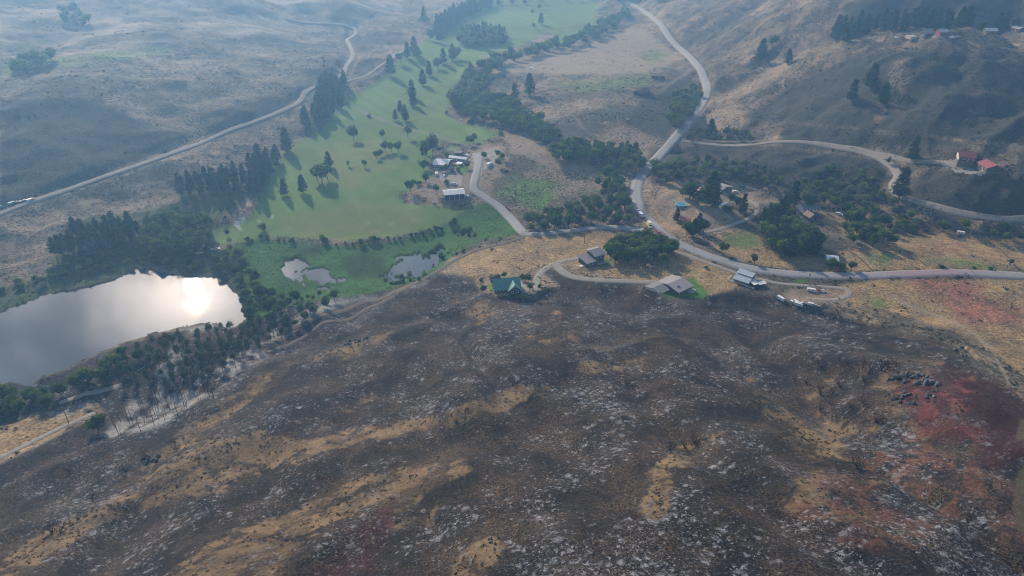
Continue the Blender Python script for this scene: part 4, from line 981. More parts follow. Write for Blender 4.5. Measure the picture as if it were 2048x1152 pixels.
SINGLE = [
 (575,304,18,'pine','tall dark pine at the left edge of the green, below the road bend'),
 (640,219,14,'pine','pine on the fairway edge under the tall row, right end'),
 (680,216,15,'pine','pine above the pale putting green with a long shadow on it'),
 (737,234,4.5,'bush','low dark bush beside the cart path near the putting green'),
 (707,280,13,'leafy','round dark tree standing alone in the middle of the fairway'),
 (766,279,9,'poplar','small thin tree between the lone round tree and the cart path'),
 (791,241,9,'pine','small pine left of the pair beside the cart path'),
 (801,225,10,'pine','pine left of and above the cart path pair'),
 (811,242,13,'pine','taller pine of the pair beside the cart path'),
 (824,196,16,'pine','upper pine of the dark pair in mid fairway'),
 (827,213,14,'pine','lower pine of the dark pair in mid fairway'),
 (846,171,15,'pine','broad pine right of the upper fairway line'),
 (859,152,14,'pine','pine at the upper end of the fairway line'),
 (782,152,20,'pine','tall pine at the left margin of the upper fairway by the track'),
 (801,126,13,'leafy','left tree of the clump where the track meets the fairway'),
 (815,116,16,'pine','middle tree of the clump where the track meets the fairway'),
 (829,108,18,'pine','tallest tree of the clump where the track meets the fairway'),
 (834,118,14,'leafy','right tree of the clump where the track meets the fairway'),
 (875,137,13,'leafy','leftmost tree of the row crossing the upper fairway'),
 (887,128,16,'pine','second tree of the row crossing the upper fairway'),
 (905,121,17,'pine','third tree of the row crossing the upper fairway'),
 (914,117,14,'leafy','rightmost tree of the row crossing the upper fairway'),
 (848,42,18,'pine','far lone pine beside the small house at the head of the track'),
 (862,80,15,'leafy','far tree left in the dark group above the upper green'),
 (872,72,16,'pine','far tallest tree in the dark group above the upper green'),
 (880,86,14,'leafy','far lower tree in the dark group above the upper green'),
 (817,277,12,'poplar','narrow tree just below the cart path'),
 (867,290,9,'leafy','small tree above the twin cottonwoods'),
 (893,227,4,'bush','tiny bush alone on the fairway before the creek trees'),
 (940,291,9,'leafy','dark round tree at the end of the cart path by the car park'),
 (1002,270,5,'bush','bush at the right tip of the golf grass'),
 (942,246,6,'bush','bush at the ditch in front of the creek trees'),
 (658,334,11,'pine','pine behind the big three trunk clump on the range'),
 (634,362,13,'leafy','left tree of the big clump on the range'),
 (644,366,15,'leafy','middle tree of the big clump on the range'),
 (655,358,13,'leafy','right tree of the big clump on the range'),
 (697,333,5,'poplar','spindly young tree right of the range clump'),
 (685,348,5,'burned','leafless small tree right of the range clump'),
 (729,334,6,'leafy','low spreading tree on the open range'),
 (753,318,7,'leafy','left tree in the thin row above the open range'),
 (761,312,6,'leafy','second tree in the thin row above the open range'),
 (770,304,10,'leafy','tall tree in the thin row above the open range'),
 (783,303,8,'leafy','rounded tree second from right in the thin row'),
 (797,305,10,'leafy','broad tree at the right end of the thin row above the range'),
 (569,391,11,'pine','narrow left pine of the two pines on the lower range'),
 (606,386,12,'pine','fuller right pine of the two pines on the lower range'),
 (852,322,17,'poplar','pale twin cottonwood left of the clubhouse'),
 (866,314,19,'poplar','taller twin cottonwood left of the clubhouse'),
 (848,340,9,'leafy','dark shrubby tree at the foot of the cottonwoods'),
 (822,384,10,'leafy','dark tree at the left edge of the bare yard'),
 (837,371,5,'bush','bush between range and bare yard'),
 (852,366,7,'leafy','small tree up slope in the bare yard'),
 (873,389,8,'poplar','thin tree left of the long white roofed shed'),
 (528,462,7,'willow','bright rimmed round tree by the white slabs'),
 (456,472,6,'leafy','small tree on the pale tee by the lake trees'),
 (893,368,5,'bush','round bush between parked cars below the clubhouse'),
 (884,345,6,'leafy','tree in front of the clubhouse porch, left'),
 (892,342,6,'leafy','tree in front of the clubhouse porch, right'),
 (905,345,5,'bush','shrub under the clubhouse lawn, left'),
 (918,344,5,'bush','shrub under the clubhouse lawn, middle'),
 (933,338,6,'leafy','shrubby tree at the lawn corner by the car park'),
 (892,313,5,'bush','bush behind the clubhouse roof'),
 (968,317,6,'leafy','small tree on the island between car park and gravel'),
 (996,313,6,'leafy','upper tree at the right edge of the gravel yard'),
 (1004,322,7,'leafy','middle tree at the right edge of the gravel yard'),
 (998,334,7,'leafy','lower tree at the right edge of the gravel yard'),
 (948,284,8,'leafy','tree behind the car park by the cart path end'),
 (1059,192,19,'pine','right tall lone pine over the scrubby bluff'),
 (1029,209,18,'pine','left tall lone pine over the scrubby bluff'),
 (1082,49,15,'pine','far pine with a long shadow on the top fairway'),
 (1078,19,10,'leafy','far round tree on the top fairway'),
 (1065,28,8,'leafy','far small tree left on the top fairway'),
 (1068,58,9,'leafy','far bushy pair of trees on the top fairway'),
 (1050,170,4,'bush','bush on the edge of the pale field by the white camper'),
 (1521,122,20,'pine','tall narrow conifer alone in the draw of the right hillside'),
 (1419,277,15,'pine','dark conifer at the foot of the right hillside near the road'),
 (1545,95,14,'leafy','dim tree in the draw above the lone conifer'),
 (1575,130,13,'pine','dim conifer in the draw left of the ridge houses'),
 (1682,78,20,'pine','front conifer of the pair on the ridge shoulder'),
 (1672,72,18,'pine','rear conifer of the pair on the ridge shoulder'),
 (1702,205,16,'pine','lower left conifer on the shaded hillside'),
 (1740,178,18,'pine','upper conifer on the shaded hillside'),
 (1765,208,15,'pine','right conifer on the shaded hillside'),
 (1960,62,9,'leafy','tree left of the ridge farm buildings'),
 (1995,58,14,'pine','conifer behind the ridge farm buildings'),
 (2008,56,13,'pine','second conifer behind the ridge farm buildings'),
 (2030,58,12,'leafy','leafy tree right of the ridge farm buildings'),
 (1823,320,15,'pine','conifer beside the driveway to the red roofed houses'),
 (1775,330,6,'poplar','narrow small tree inside the dirt road bend'),
 (1797,398,19,'pine','tall dark conifer beside the lower bend of the dirt road'),
 (1353,443,9,'pine','cone shaped dark tree beside the little red roofed shed'),
 (1372,468,10,'leafy','left tree of the clump below the red roofed shed'),
 (1387,474,12,'pine','middle tree of the clump below the red roofed shed'),
 (1396,462,12,'pine','rear tree of the clump below the red roofed shed'),
 (1407,466,10,'leafy','right tree of the clump below the red roofed shed'),
 (1380,398,13,'leafy','big tree left of the red and white roof'),
 (1395,412,11,'leafy','tree in front of the red and white roof'),
 (1421,400,17,'pine','tall conifer right of the red and white roof'),
 (1412,408,13,'leafy','wide tree right below the red and white roof'),
 (1428,412,15,'pine','front conifer of the yard right of the red and white roof'),
 (1365,394,7,'leafy','small tree beside the round pool'),
 (1457,424,7,'bush','wide shrub under the red and white motor home'),
 (1485,424,12,'pine','conifer in the bend of the looping driveway'),
 (1473,412,7,'leafy','small light tree left of the bend conifer'),
 (1460,405,7,'leafy','reddish small tree above the motor home'),
 (1445,508,9,'leafy','lone round tree on the straw verge, left of the main road shadow pair'),
 (1508,527,7,'leafy','lone round tree on the straw verge, right of the main road shadow pair'),
 (1662,538,8,'willow','pale tree in front of the white shed by the road'),
 (1682,540,6,'willow','middle small tree by the white shed and road'),
 (1702,541,7,'leafy','dark round tree right of the white shed by the road'),
 (1696,452,13,'leafy','tall tree of the pasture clump, left'),
 (1708,450,13,'leafy','tall tree of the pasture clump, right'),
 (1690,466,9,'leafy','lower tree of the pasture clump'),
 (1745,492,10,'leafy','dark tree at the corner of the pasture by the creek'),
 (1765,488,12,'leafy','broad dark tree at the creek corner of the pasture'),
 (1728,478,7,'bush','wide shrub at the pasture corner'),
 (1612,418,13,'leafy','tree between the homestead houses and the creek'),
 (1585,412,15,'pine','conifer at the back of the homestead grove'),
 (1645,424,6,'leafy','small tree left of the brown roofed house'),
 (1883,538,3.5,'bush','dark bush on the verge of the reddened road'),
 (1948,538,2.4,'bush','small dark bush on the verge right of the reddened road'),
 (1980,540,2.8,'bush','twin small bush on the far right road verge'),
 (2020,530,4.5,'leafy','little tree at the fence corner far right'),
 (198,862,9.5,'leafy','large dark leafy tree alone beside the white ash and the track'),
 (1398,642,6,'burned','lone blackened tree on the burned slope under the big grey house'),
 (1168,742,4.5,'burned','branchy burned snag on the middle of the burned hill'),
 (1256,770,3.6,'singed','small charred shrub low on the middle of the burned hill'),
 (985,567,5,'leafy','small leafy tree left behind the green roofed house'),
 (995,560,4.5,'bush','dark bush behind the left eave of the green roofed house'),
 (1008,556,4.5,'leafy','round tree behind the ridge of the green roofed house'),
 (1045,562,5,'leafy','light green tree right behind the green roofed house'),
 (1056,564,5.5,'leafy','dark tree right behind the green roofed house'),
 (1060,583,5.8,'poplar','egg shaped dark tree at the gravel beside the green roofed house'),
 (1078,579,3.6,'leafy','small round tree beside the driveway tracks'),
 (967,580,3.6,'bush','yellow green bush left of the green roofed house lawn'),
 (962,562,2.6,'bush','smaller bush at the burned edge left of the green roofed house'),
 (1000,565,2.5,'bush','low bush at the corner of the green roofed house'),
 (1412,536,2.4,'bush','bush on the slope right of the grove'),
]
for x, y, h, k, lab in SINGLE:
    plant(k, at1(x, y), h * (1.22 if y < 420 and k != 'bush' else 1.08), lab, None, 1.1, True)
# bushes along the marsh margin, one by one
for x, y, h in [(492,484,3.5),(505,481,4),(520,479,4.5),(536,480,4),(552,481,3.5),(568,484,3),(584,487,4),(645,486,5),(655,487,4),(668,488,4),(688,488,3.5),(705,487,4),(718,488,4.5),(735,486,6),(745,486,6.5),(756,484,5),(776,480,3.5),(788,478,4),(800,477,3.5),(823,473,3),(834,471,3),(846,469,4.5),(858,466,5),(870,463,6),(878,460,6),(897,452,4),(905,448,4.5),(912,460,2.5),(880,520,4),(888,518,3),(925,502,3),(820,560,5),(806,566,4),(840,558,4)]:
    plant('bush', at1(x + rg.uniform(-5, 5), y + rg.uniform(-3, 3)), h * rg.uniform(.55, 1.5), 'dark bush in the ragged row along the marsh margin', 'bushes along the marsh margin', .9)
# singed shrubs on the rocky burned knoll
for x, y, h in [(1640,735,3.0),(1678,722,2.6),(1692,728,2.4),(1725,735,3.2),(1762,742,5.0),(1775,738,3.6),(1792,730,2.2),(1728,766,2.8),(1680,776,3.4),(1640,790,4.2),(1665,788,2.6),(1612,768,2.4),(1588,765,2.2),(1725,808,3.0),(1752,845,3.6),(1638,822,2.6),(1660,810,2.0),(1700,815,2.0),(1790,800,2.2),(1815,806,2.4),(1370,898,2.8),(1388,886,3.0),(1340,902,2.6),(1712,935,3.4),(252,945,3.4),(140,945,3.2),(105,1065,3.6),(122,1066,3.0),(185,1000,2.6),(350,900,2.4),(290,918,2.8)]:
    plant('singed', at1(x, y), h * 1.3, 'singed brown shrub left standing among ash and rocks on the burned hill', 'singed shrubs on the burned hill', 1.0)

# the 295 of each kind that show largest are objects; the rest of the woods is one mass per kind
COUNT = {}; MASS = {}
for rec in sorted(PLANTS, key=lambda r: -r[0]):
    nm = NAMES[rec[1]][0]
    COUNT[nm] = COUNT.get(nm, 0) + 1
    if COUNT[nm] <= 295: grow(*rec[1:])
    else: MASS.setdefault(nm, []).append(rec)
def mesh_arrays(me):
    v_ = np.empty(len(me.vertices) * 3, np.float32); me.vertices.foreach_get('co', v_)
    t_ = np.empty(len(me.vertices), np.float32); me.attributes['tone'].data.foreach_get('value', t_)
    return v_.reshape(-1, 4, 3), t_.reshape(-1, 4)
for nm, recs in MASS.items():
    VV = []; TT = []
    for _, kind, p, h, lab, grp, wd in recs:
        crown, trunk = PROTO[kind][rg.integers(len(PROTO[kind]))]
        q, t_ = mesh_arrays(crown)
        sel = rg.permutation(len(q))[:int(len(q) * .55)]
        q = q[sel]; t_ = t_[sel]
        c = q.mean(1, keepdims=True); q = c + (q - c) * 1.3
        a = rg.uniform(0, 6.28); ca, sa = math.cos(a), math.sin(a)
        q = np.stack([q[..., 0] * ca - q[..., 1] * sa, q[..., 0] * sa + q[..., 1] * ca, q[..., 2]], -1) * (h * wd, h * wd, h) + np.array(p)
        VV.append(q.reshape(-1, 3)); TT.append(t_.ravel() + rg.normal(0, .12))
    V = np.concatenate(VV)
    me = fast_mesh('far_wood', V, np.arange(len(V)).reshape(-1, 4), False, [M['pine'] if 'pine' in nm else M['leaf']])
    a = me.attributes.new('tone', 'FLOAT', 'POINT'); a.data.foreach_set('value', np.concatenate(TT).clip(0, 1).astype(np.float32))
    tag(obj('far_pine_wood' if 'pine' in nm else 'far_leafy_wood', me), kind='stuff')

# ---- uncountable ground cover
def mask_at(Mk, x, y):
    r = np.maximum(np.hypot(x, y), RMIN)
    return bil(Mk, (np.log(r) - LR0) / (LR1 - LR0) * (NR - 1), (np.arctan2(x, y) + TMAX) / (2 * TMAX) * (NT - 1))
def tufts(nt, n, up, flatz=.7, leaf=.24):
    T = []; tn = []
    for _ in range(nt):
        c = rg.normal(size=(n, 3)) * (.30, .30, .18 * flatz); c[:, 2] = np.abs(c[:, 2]) + .18 * flatz
        d1 = rg.normal(size=(n, 3)) * leaf; d2 = rg.normal(size=(n, 3)) * leaf
        d1[:, 2] = np.abs(d1[:, 2]) * up; d2[:, 2] *= up * .6
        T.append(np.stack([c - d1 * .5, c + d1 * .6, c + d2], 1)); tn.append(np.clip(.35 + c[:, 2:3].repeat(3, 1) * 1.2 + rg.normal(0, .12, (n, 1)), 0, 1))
    return np.array(T), np.array(tn)
def ground_cover(name, pts, size, T, tn, mat, label=None):
    n = len(pts); k = rg.integers(len(T), size=n); an = rg.uniform(0, 6.28, n)
    B = T[k]; ca, sa = np.cos(an)[:, None, None], np.sin(an)[:, None, None]
    V = np.stack([B[..., 0] * ca - B[..., 1] * sa, B[..., 0] * sa + B[..., 1] * ca, B[..., 2]], -1) * size[:, None, None, None] + pts[:, None, None, :]
    V = V.reshape(-1, 3)
    me = fast_mesh(name, V, np.arange(len(V)).reshape(-1, 3), False, [mat])
    a = me.attributes.new('tone', 'FLOAT', 'POINT'); t = (tn[k] + rg.normal(0, .15, n)[:, None, None]).clip(0, 1)
    a.data.foreach_set('value', t.reshape(-1).astype(np.float32))
    return tag(obj(name, me), kind='stuff')
def spread(n, x0, x1, y0, y1, dens):
    x = rg.uniform(x0, x1, n); y = rg.uniform(y0, y1, n)
    k = (np.abs(x) < y * .86 + 60) & (rg.uniform(0, 1, n) < dens(x, y))
    x, y = x[k], y[k]
    return np.stack([x, y, hz(x, y) - .05], 1)
T8, t8 = tufts(8, 16, 1.0)
clump = lambda x, y: sstep(.36, .60, fbm(x, y, 24, 4, 211))
W1 = spread(520000, -1000, 1100, 60, 1500, lambda x, y: mask_at(wild, x, y) * (.06 + .6 * clump(x, y) * sstep(.36, .58, mask_at(nS, x, y))) * (1 - mask_at(meadow, x, y) * .75) * np.clip(1.25 - y / 1300, .25, 1))
ground_cover('sagebrush', W1, rg.uniform(.55, 1.0, len(W1)) * rg.choice([.9, 1.3, 1.9, 2.8], len(W1), p=[.3, .35, .23, .12]), T8, t8, M['sage'])
W2 = spread(60000, -260, 260, 60, 420, lambda x, y: mask_at(burn * keepf, x, y) * (.3 + .7 * clump(x, y)))
ground_cover('ridge_brush', W2, rg.uniform(.45, 1.25, len(W2)), T8, t8, M['sage'])
TB, tb = tufts(6, 9, 1.2, .8)
W3 = spread(110000, -300, 300, 60, 430, lambda x, y: mask_at(bm, x, y) * (.08 + .4 * clump(y, x)))
ground_cover('charred_brush', W3, rg.uniform(.2, .55, len(W3)), TB, tb, leaf_material('charred_twigs', (.018, .017, .018), (.06, .052, .046), .05))
TR, tr_ = tufts(6, 8, 1.3, 1.0, .34)
W4 = spread(60000, -320, 40, 300, 560, lambda x, y: (mask_at(marsh, x, y) > .6) * (mask_at(wet, x, y) < .3) * (.35 + .6 * clump(x, y)))
ground_cover('reeds', W4, rg.uniform(.3, .75, len(W4)), TR, tr_, M['reed'])
W5 = spread(60000, -420, 60, 230, 520, lambda x, y: np.clip(mask_at(shore * (1 - marsh) * (1 - burn), x, y), 0, 1) * (mask_at(wet, x, y) < .3) * .35)
ground_cover('undergrowth', W5, rg.uniform(.7, 1.9, len(W5)), T8, t8, M['leaf'])
# ------------------------------------------------------------------ buildings and vehicles
M['white_metal'] = plain('white_roof_metal', (0.72, 0.71, 0.68), .45, .08, .4, .5)
M['white'] = plain('white_paint', (0.75, 0.74, 0.71), .5, .06, .8, .4)
M['cream'] = plain('cream_wall', (0.62, 0.57, 0.42), .8, .08, .8)
M['greymetal'] = plain('grey_roof_metal', (0.33, 0.35, 0.36), .65, .12, .5, .3)
M['paleblue'] = plain('pale_blue_roof_metal', (0.36, 0.43, 0.48), .65, .12, .5, .3)
M['green'] = plain('green_roof_metal', (0.115, 0.27, 0.215), .45, .12, .5, .5)
M['shingle'] = plain('grey_shingle', (0.21, 0.20, 0.205), .9, .18, 2.0)
M['lightshingle'] = plain('light_shingle', (0.30, 0.275, 0.27), .9, .15, 2.0)
M['brownroof'] = plain('brown_roof', (0.26, 0.175, 0.125), .8, .2, 1.2)
M['red'] = plain('red_roof_metal', (0.34, 0.095, 0.085), .5, .12, .8, .4)
M['maroon'] = plain('maroon_roof_metal', (0.22, 0.055, 0.06), .5, .15, .8, .4)
M['darkwood'] = plain('dark_wood_wall', (0.075, 0.062, 0.055), .85, .25, 1.5)
M['greywall'] = plain('grey_wall', (0.12, 0.118, 0.116), .8, .15, 1.5)
M['tanwall'] = plain('tan_wall', (0.40, 0.33, 0.24), .8, .1, 1.2)
M['redwall'] = plain('red_wood_wall', (0.23, 0.07, 0.055), .85, .2, 1.2)
M['deck'] = plain('deck_boards', (0.36, 0.27, 0.20), .85, .15, 2.0)
M['dark'] = plain('dark_interior', (0.025, 0.025, 0.027), .9, .2, 1.0)
M['glass'] = plain('window_glass', (0.03, 0.04, 0.05), .08, .1, .5, .6)
M['tyre'] = plain('tyre_rubber', (0.02, 0.02, 0.02), .9, .2, 5)
M['concrete'] = plain('concrete', (0.36, 0.34, 0.31), .9, .1, 1.5)
M['poolwater'] = plain('pool_water', (0.07, 0.30, 0.42), .05, .15, .6, .6)
M['poolwall'] = plain('pool_wall', (0.10, 0.22, 0.32), .5, .1, 1)
M['rock'] = plain('outcrop_rock', (0.115, 0.112, 0.108), .95, .55, .8)
M['pole'] = plain('pole_wood', (0.10, 0.08, 0.065), .9, .2, 3)
PAINT = {'white': (0.72, 0.72, 0.70), 'silver': (0.42, 0.43, 0.44), 'black': (0.03, 0.03, 0.035), 'red': (0.24, 0.028, 0.028), 'blue': (0.05, 0.09, 0.20), 'yellow': (0.70, 0.66, 0.36), 'maroon': (0.16, 0.03, 0.035), 'teal': (0.10, 0.22, 0.24), 'grey': (0.16, 0.165, 0.17)}
for k, c in PAINT.items():
    M['paint_' + k] = plain('car_paint_' + k, c, .28, .05, .6, .6)

class MB:
    def __init__(s): s.V = []; s.F = []
    def poly(s, pts, faces):
        o = len(s.V); s.V += [tuple(p) for p in pts]; s.F += [tuple(i + o for i in f) for f in faces]; return s
    def box(s, x0, x1, y0, y1, z0, z1):
        return s.poly([(x, y, z) for z in (z0, z1) for y in (y0, y1) for x in (x0, x1)], [(0, 2, 3, 1), (4, 5, 7, 6), (0, 1, 5, 4), (2, 6, 7, 3), (0, 4, 6, 2), (1, 3, 7, 5)])
    def slab(s, a, b, c, d, t):
        """a four cornered sheet with thickness t downwards"""
        dn = lambda p: (p[0], p[1], p[2] - t)
        return s.poly([a, b, c, d, dn(a), dn(b), dn(c), dn(d)], [(0, 1, 2, 3), (7, 6, 5, 4), (0, 4, 5, 1), (1, 5, 6, 2), (2, 6, 7, 3), (3, 7, 4, 0)])
    def extrude(s, prof, y0, y1):
        n = len(prof)
        pts = [(x, y0, z) for x, z in prof] + [(x, y1, z) for x, z in prof]
        return s.poly(pts, [tuple(range(n))[::-1], tuple(range(n, 2 * n))] + [(i, (i + 1) % n, n + (i + 1) % n, n + i) for i in range(n)])
    def cyl(s, x, y, z0, z1, r, n=12, axis='z'):
        pts = []
        for zz in (z0, z1):
            for k in range(n):
                a = 2 * math.pi * k / n; p = (r * math.cos(a), r * math.sin(a))
                pts.append((x + p[0], y + p[1], zz) if axis == 'z' else (x + p[0], zz, y + p[1]))
        return s.poly(pts, [tuple(range(n))[::-1], tuple(range(n, 2 * n))] + [(i, (i + 1) % n, n + (i + 1) % n, n + i) for i in range(n)])
    def mesh(s, name, mat):
        me = bpy.data.meshes.new(name); me.from_pydata(s.V, [], s.F); me.materials.append(mat)
        import bmesh
        b = bmesh.new(); b.from_mesh(me); bmesh.ops.recalc_face_normals(b, faces=b.faces); b.to_mesh(me); b.free()
        me.update(); return me
    def build(s, name, mat, parent=None):
        return obj(name, s.mesh(name, mat), parent)

def site(a, b, depth):
    """front base corners (pixels) -> ground frame: root at the middle of the footprint, x along the front, y away"""
    A, B = at1(*a), at1(*b)
    d = (B - A); L = math.hypot(d.x, d.y); yaw = math.atan2(d.y, d.x)
    want = math.dist(a, b) * (A - Vector((0, 0, CAM_Z))).length / FPX
    if not .6 < L / max(want, .1) < 1.9:          # one corner fell behind a crest: keep the size seen
        if (B - Vector((0, 0, CAM_Z))).length < (A - Vector((0, 0, CAM_Z))).length: A = B
        L = math.dist(a, b) * (A - Vector((0, 0, CAM_Z))).length / FPX; yaw = -.1; B = A
    n = Vector((-math.sin(yaw), math.cos(yaw), 0))
    c = (A + B) / 2 + n * depth / 2
    xs = [c + Vector((math.cos(yaw), math.sin(yaw), 0)) * sx * L / 2 + n * sy * depth / 2 for sx in (-1, 1) for sy in (-1, 1)]
    zs = [float(hz(p.x, p.y)) for p in xs]
    drop = max(zs) - min(zs)
    return (c.x, c.y, max(zs) - .1 - (.5 * drop if drop > 1.6 and c.length > 470 else 0)), yaw, L, drop
def windows(root, L, D, wh, n=3, front=True, mat=None, z=None, x0=None):
    z = z or wh * .55
    for k in range(n):
        x = (-L / 2 + L * (k + .5) / n) if x0 is None else x0[k]
        f = MB().box(x - .75, x + .75, -D / 2 - .06, -D / 2 - .002, z - .6, z + .6).build('window', M['white'], root)
        MB().box(x - .62, x + .62, -D / 2 - .075, -D / 2 - .062, z - .48, z + .48).build('pane', M['glass'], f)
def gable(name, cat, label, a, b, depth, wh, rh, roof, wall, over=.5, ridge='x', wins=3, door=True, chimney=False, base=True, group=None, seams=True):
    loc, yaw, L, drop = site(a, b, depth)
    root = empty(name, loc, yaw); tag(root, label, cat, group)
    D = depth; x, y = L / 2, D / 2
    m = MB()
    if ridge == 'x':
        m.extrude([(-y, 0), (y, 0), (y, wh), (0, wh + rh - .05), (-y, wh)], -x, x)
        m.V = [(p[1], p[0], p[2]) for p in m.V]
        k = rh / y
        r = MB()
        r.slab((-x - over, -y - over, wh - k * over + .12), (x + over, -y - over, wh - k * over + .12), (x + over, 0, wh + rh + .12), (-x - over, 0, wh + rh + .12), .18)
        r.slab((x + over, y + over, wh - k * over + .12), (-x - over, y + over, wh - k * over + .12), (-x - over, 0, wh + rh + .121), (x + over, 0, wh + rh + .121), .18)
        if seams:
            for q in np.arange(-x, x + .1, max(1.2, L / 14)):
                r.slab((q - .05, -y - over, wh - k * over + .17), (q + .05, -y - over, wh - k * over + .17), (q + .05, -.05, wh + rh + .17), (q - .05, -.05, wh + rh + .17), .04)
    else:
        m.extrude([(-x, 0), (x, 0), (x, wh), (0, wh + rh - .05), (-x, wh)], -y, y)
        k = rh / x
        r = MB()
        r.slab((-x - over, y + over, wh - k * over + .12), (-x - over, -y - over, wh - k * over + .12), (0, -y - over, wh + rh + .12), (0, y + over, wh + rh + .12), .18)
        r.slab((x + over, -y - over, wh - k * over + .12), (x + over, y + over, wh - k * over + .12), (0, y + over, wh + rh + .121), (0, -y - over, wh + rh + .121), .18)
    m.build('wall', wall, root)
    ro = r.build('roof', roof, root)
    if base: MB().box(-x - .05, x + .05, -y - .05, y + .05, -drop - 1.2, .0).build('foundation', M['greywall'], root)
    if wins: windows(root, L, D, wh, wins)
    if door:
        dd = MB().box(L * .08 - .5, L * .08 + .5, -D / 2 - .07, -D / 2 - .003, .05, 2.1).build('door', M['darkwood'] if wall != M['darkwood'] else M['tanwall'], root)
        MB().box(L * .08 + .3, L * .08 + .4, -D / 2 - .12, -D / 2 - .071, 1.0, 1.08).build('handle', M['greymetal'], dd)
    if chimney: MB().box(x * .4 - .45, x * .4 + .45, .5, 1.4, wh, wh + rh + 1.3).build('chimney', M['concrete'], ro)
    return root, L, D

# 1 green roofed house with a cross gable
root, L, D = gable('green_roofed_house', 'house', 'house with green metal roof and a front cross gable at the burned edge', (990, 588), (1040, 584), 10.5, 3.2, 3.6, M['green'], M['darkwood'], .7, wins=0, chimney=False)
gx = L * .26
m = MB().extrude([(gx - 3.2, 0), (gx + 3.2, 0), (gx + 3.2, 3.0), (gx, 5.9), (gx - 3.2, 3.0)], -D / 2 - 2.4, -1.0); m.build('gable_wall', M['darkwood'], root)
r = MB()
r.slab((gx - 3.9, -1, 2.6), (gx - 3.9, -D / 2 - 3.1, 2.6), (gx, -D / 2 - 3.1, 6.15), (gx, -1, 6.15), .18)
r.slab((gx + 3.9, -D / 2 - 3.1, 2.6), (gx + 3.9, -1, 2.6), (gx, -1, 6.151), (gx, -D / 2 - 3.1, 6.151), .18)
r.build('gable_roof', M['green'], root)
for q, zz in ((gx - 1.4, 1.6), (gx + 1.4, 1.6), (gx, 3.9)):
    f = MB().box(q - .8, q + .8, -D / 2 - 2.47, -D / 2 - 2.402, zz - .7, zz + .7).build('window', M['white'], root)
    MB().box(q - .65, q + .65, -D / 2 - 2.485, -D / 2 - 2.472, zz - .56, zz + .56).build('pane', M['glass'], f)
windows(root, L, D, 3.2, 3, x0=(-L * .38, -L * .22, -L * .06))
MB().box(-L / 2, gx - 3.3, -D / 2 - 2.2, -D / 2 - .1, -.4, .25).build('porch', M['deck'], root)
# 2 grey split level house
loc, yaw, L, drop = site((1172, 534), (1210, 523), 9)
root = tag(empty('split_level_house', loc, yaw), 'dark grey split level house with two offset shed roofs below the grove', 'house')
x = L / 2
MB().box(-x, -.3, -5.5, 3.5, -drop - 1, 3.0).build('wall', M['darkwood'], root)
MB().box(-.3, x, -3.5, 4.5, -drop - 1, 5.0).build('wall', M['darkwood'], root)
MB().slab((-x - .7, -6.2, 3.1), (.1, -6.2, 3.1), (.1, 4.2, 4.3), (-x - .7, 4.2, 4.3), .2).build('roof', M['shingle'], root)
MB().slab((-.8, -4.3, 5.2), (x + .8, -4.3, 5.2), (x + .8, 2.4, 6.7), (-.8, 2.4, 6.7), .2).build('roof', M['shingle'], root)
MB().slab((x + .8, 5.6, 6.0), (-.8, 5.6, 6.0), (-.8, 2.4, 6.72), (x + .8, 2.4, 6.72), .2).build('roof', M['lightshingle'], root)
for q, yy, zz in ((-x * .7, -5.5, 1.5), (-x * .35, -5.5, 1.5), (x * .3, -3.5, 3.6), (x * .7, -3.5, 3.6)):
    f = MB().box(q - .8, q + .8, yy - .06, yy - .002, zz - .6, zz + .6).build('window', M['white'], root)
    MB().box(q - .65, q + .65, yy - .075, yy - .062, zz - .48, zz + .48).build('pane', M['glass'], f)
MB().box(x * .1, x * .9, -6.5, -3.6, -drop - 1, .35).build('terrace', M['concrete'], root)
MB().box(-x - 3.4, -x - .8, -3.5, -1.6, -.6, .6).build('bay_roof', M['white'], root)
# 3 big grey house and garage wing
loc, yaw, L, drop = site((1357, 595), (1388, 583), 17)
root = tag(empty('grey_ranch_house', loc, yaw), 'large light grey low roofed house with a smaller garage wing and green lawn', 'house')
x = L / 2
m = MB().extrude([(-8.5, -drop - 1), (8.5, -drop - 1), (8.5, 3.2), (0.5, 4.9), (-8.5, 3.2)], -x, x); m.V = [(p[1], p[0], p[2]) for p in m.V]
m.build('wall', M['greywall'], root)
r = MB(); r.slab((-x - .7, -9.2, 3.15), (x + .7, -9.2, 3.15), (x + .7, .5, 5.1), (-x - .7, .5, 5.1), .2); r.slab((x + .7, 9.2, 3.3), (-x - .7, 9.2, 3.3), (-x - .7, .5, 5.101), (x + .7, .5, 5.101), .2)
ro = r.build('roof', M['lightshingle'], root)
MB().box(x + .2, x + 1.6, 2.8, 4.8, 3.4, 4.1).build('roof_vent', M['white'], ro)
MB().box(-x * .55, -x * .25, -5.2, -4.2, 4.0, 4.4).build('skylight', M['glass'], ro)
MB().box(x * .2, x + .9, -11.6, -8.6, -drop - 1, .8).build('terrace', M['concrete'], root)
for q in (-x * .7, -x * .25, x * .3, x * .75):
    f = MB().box(q - .9, q + .9, -8.56, -8.502, .9, 2.3).build('window', M['white'], root)
    MB().box(q - .75, q + .75, -8.575, -8.562, 1.05, 2.15).build('pane', M['glass'], f)
gx0, gx1 = -x - 10.5, -x - 1.6
m = MB().extrude([(-2.0, -drop - 2), (9.5, -drop - 2), (9.5, 2.9), (3.8, 4.2), (-2.0, 2.9)], gx0, gx1); m.V = [(p[1], p[0], p[2]) for p in m.V]; m.build('garage_wall', M['cream'], root)
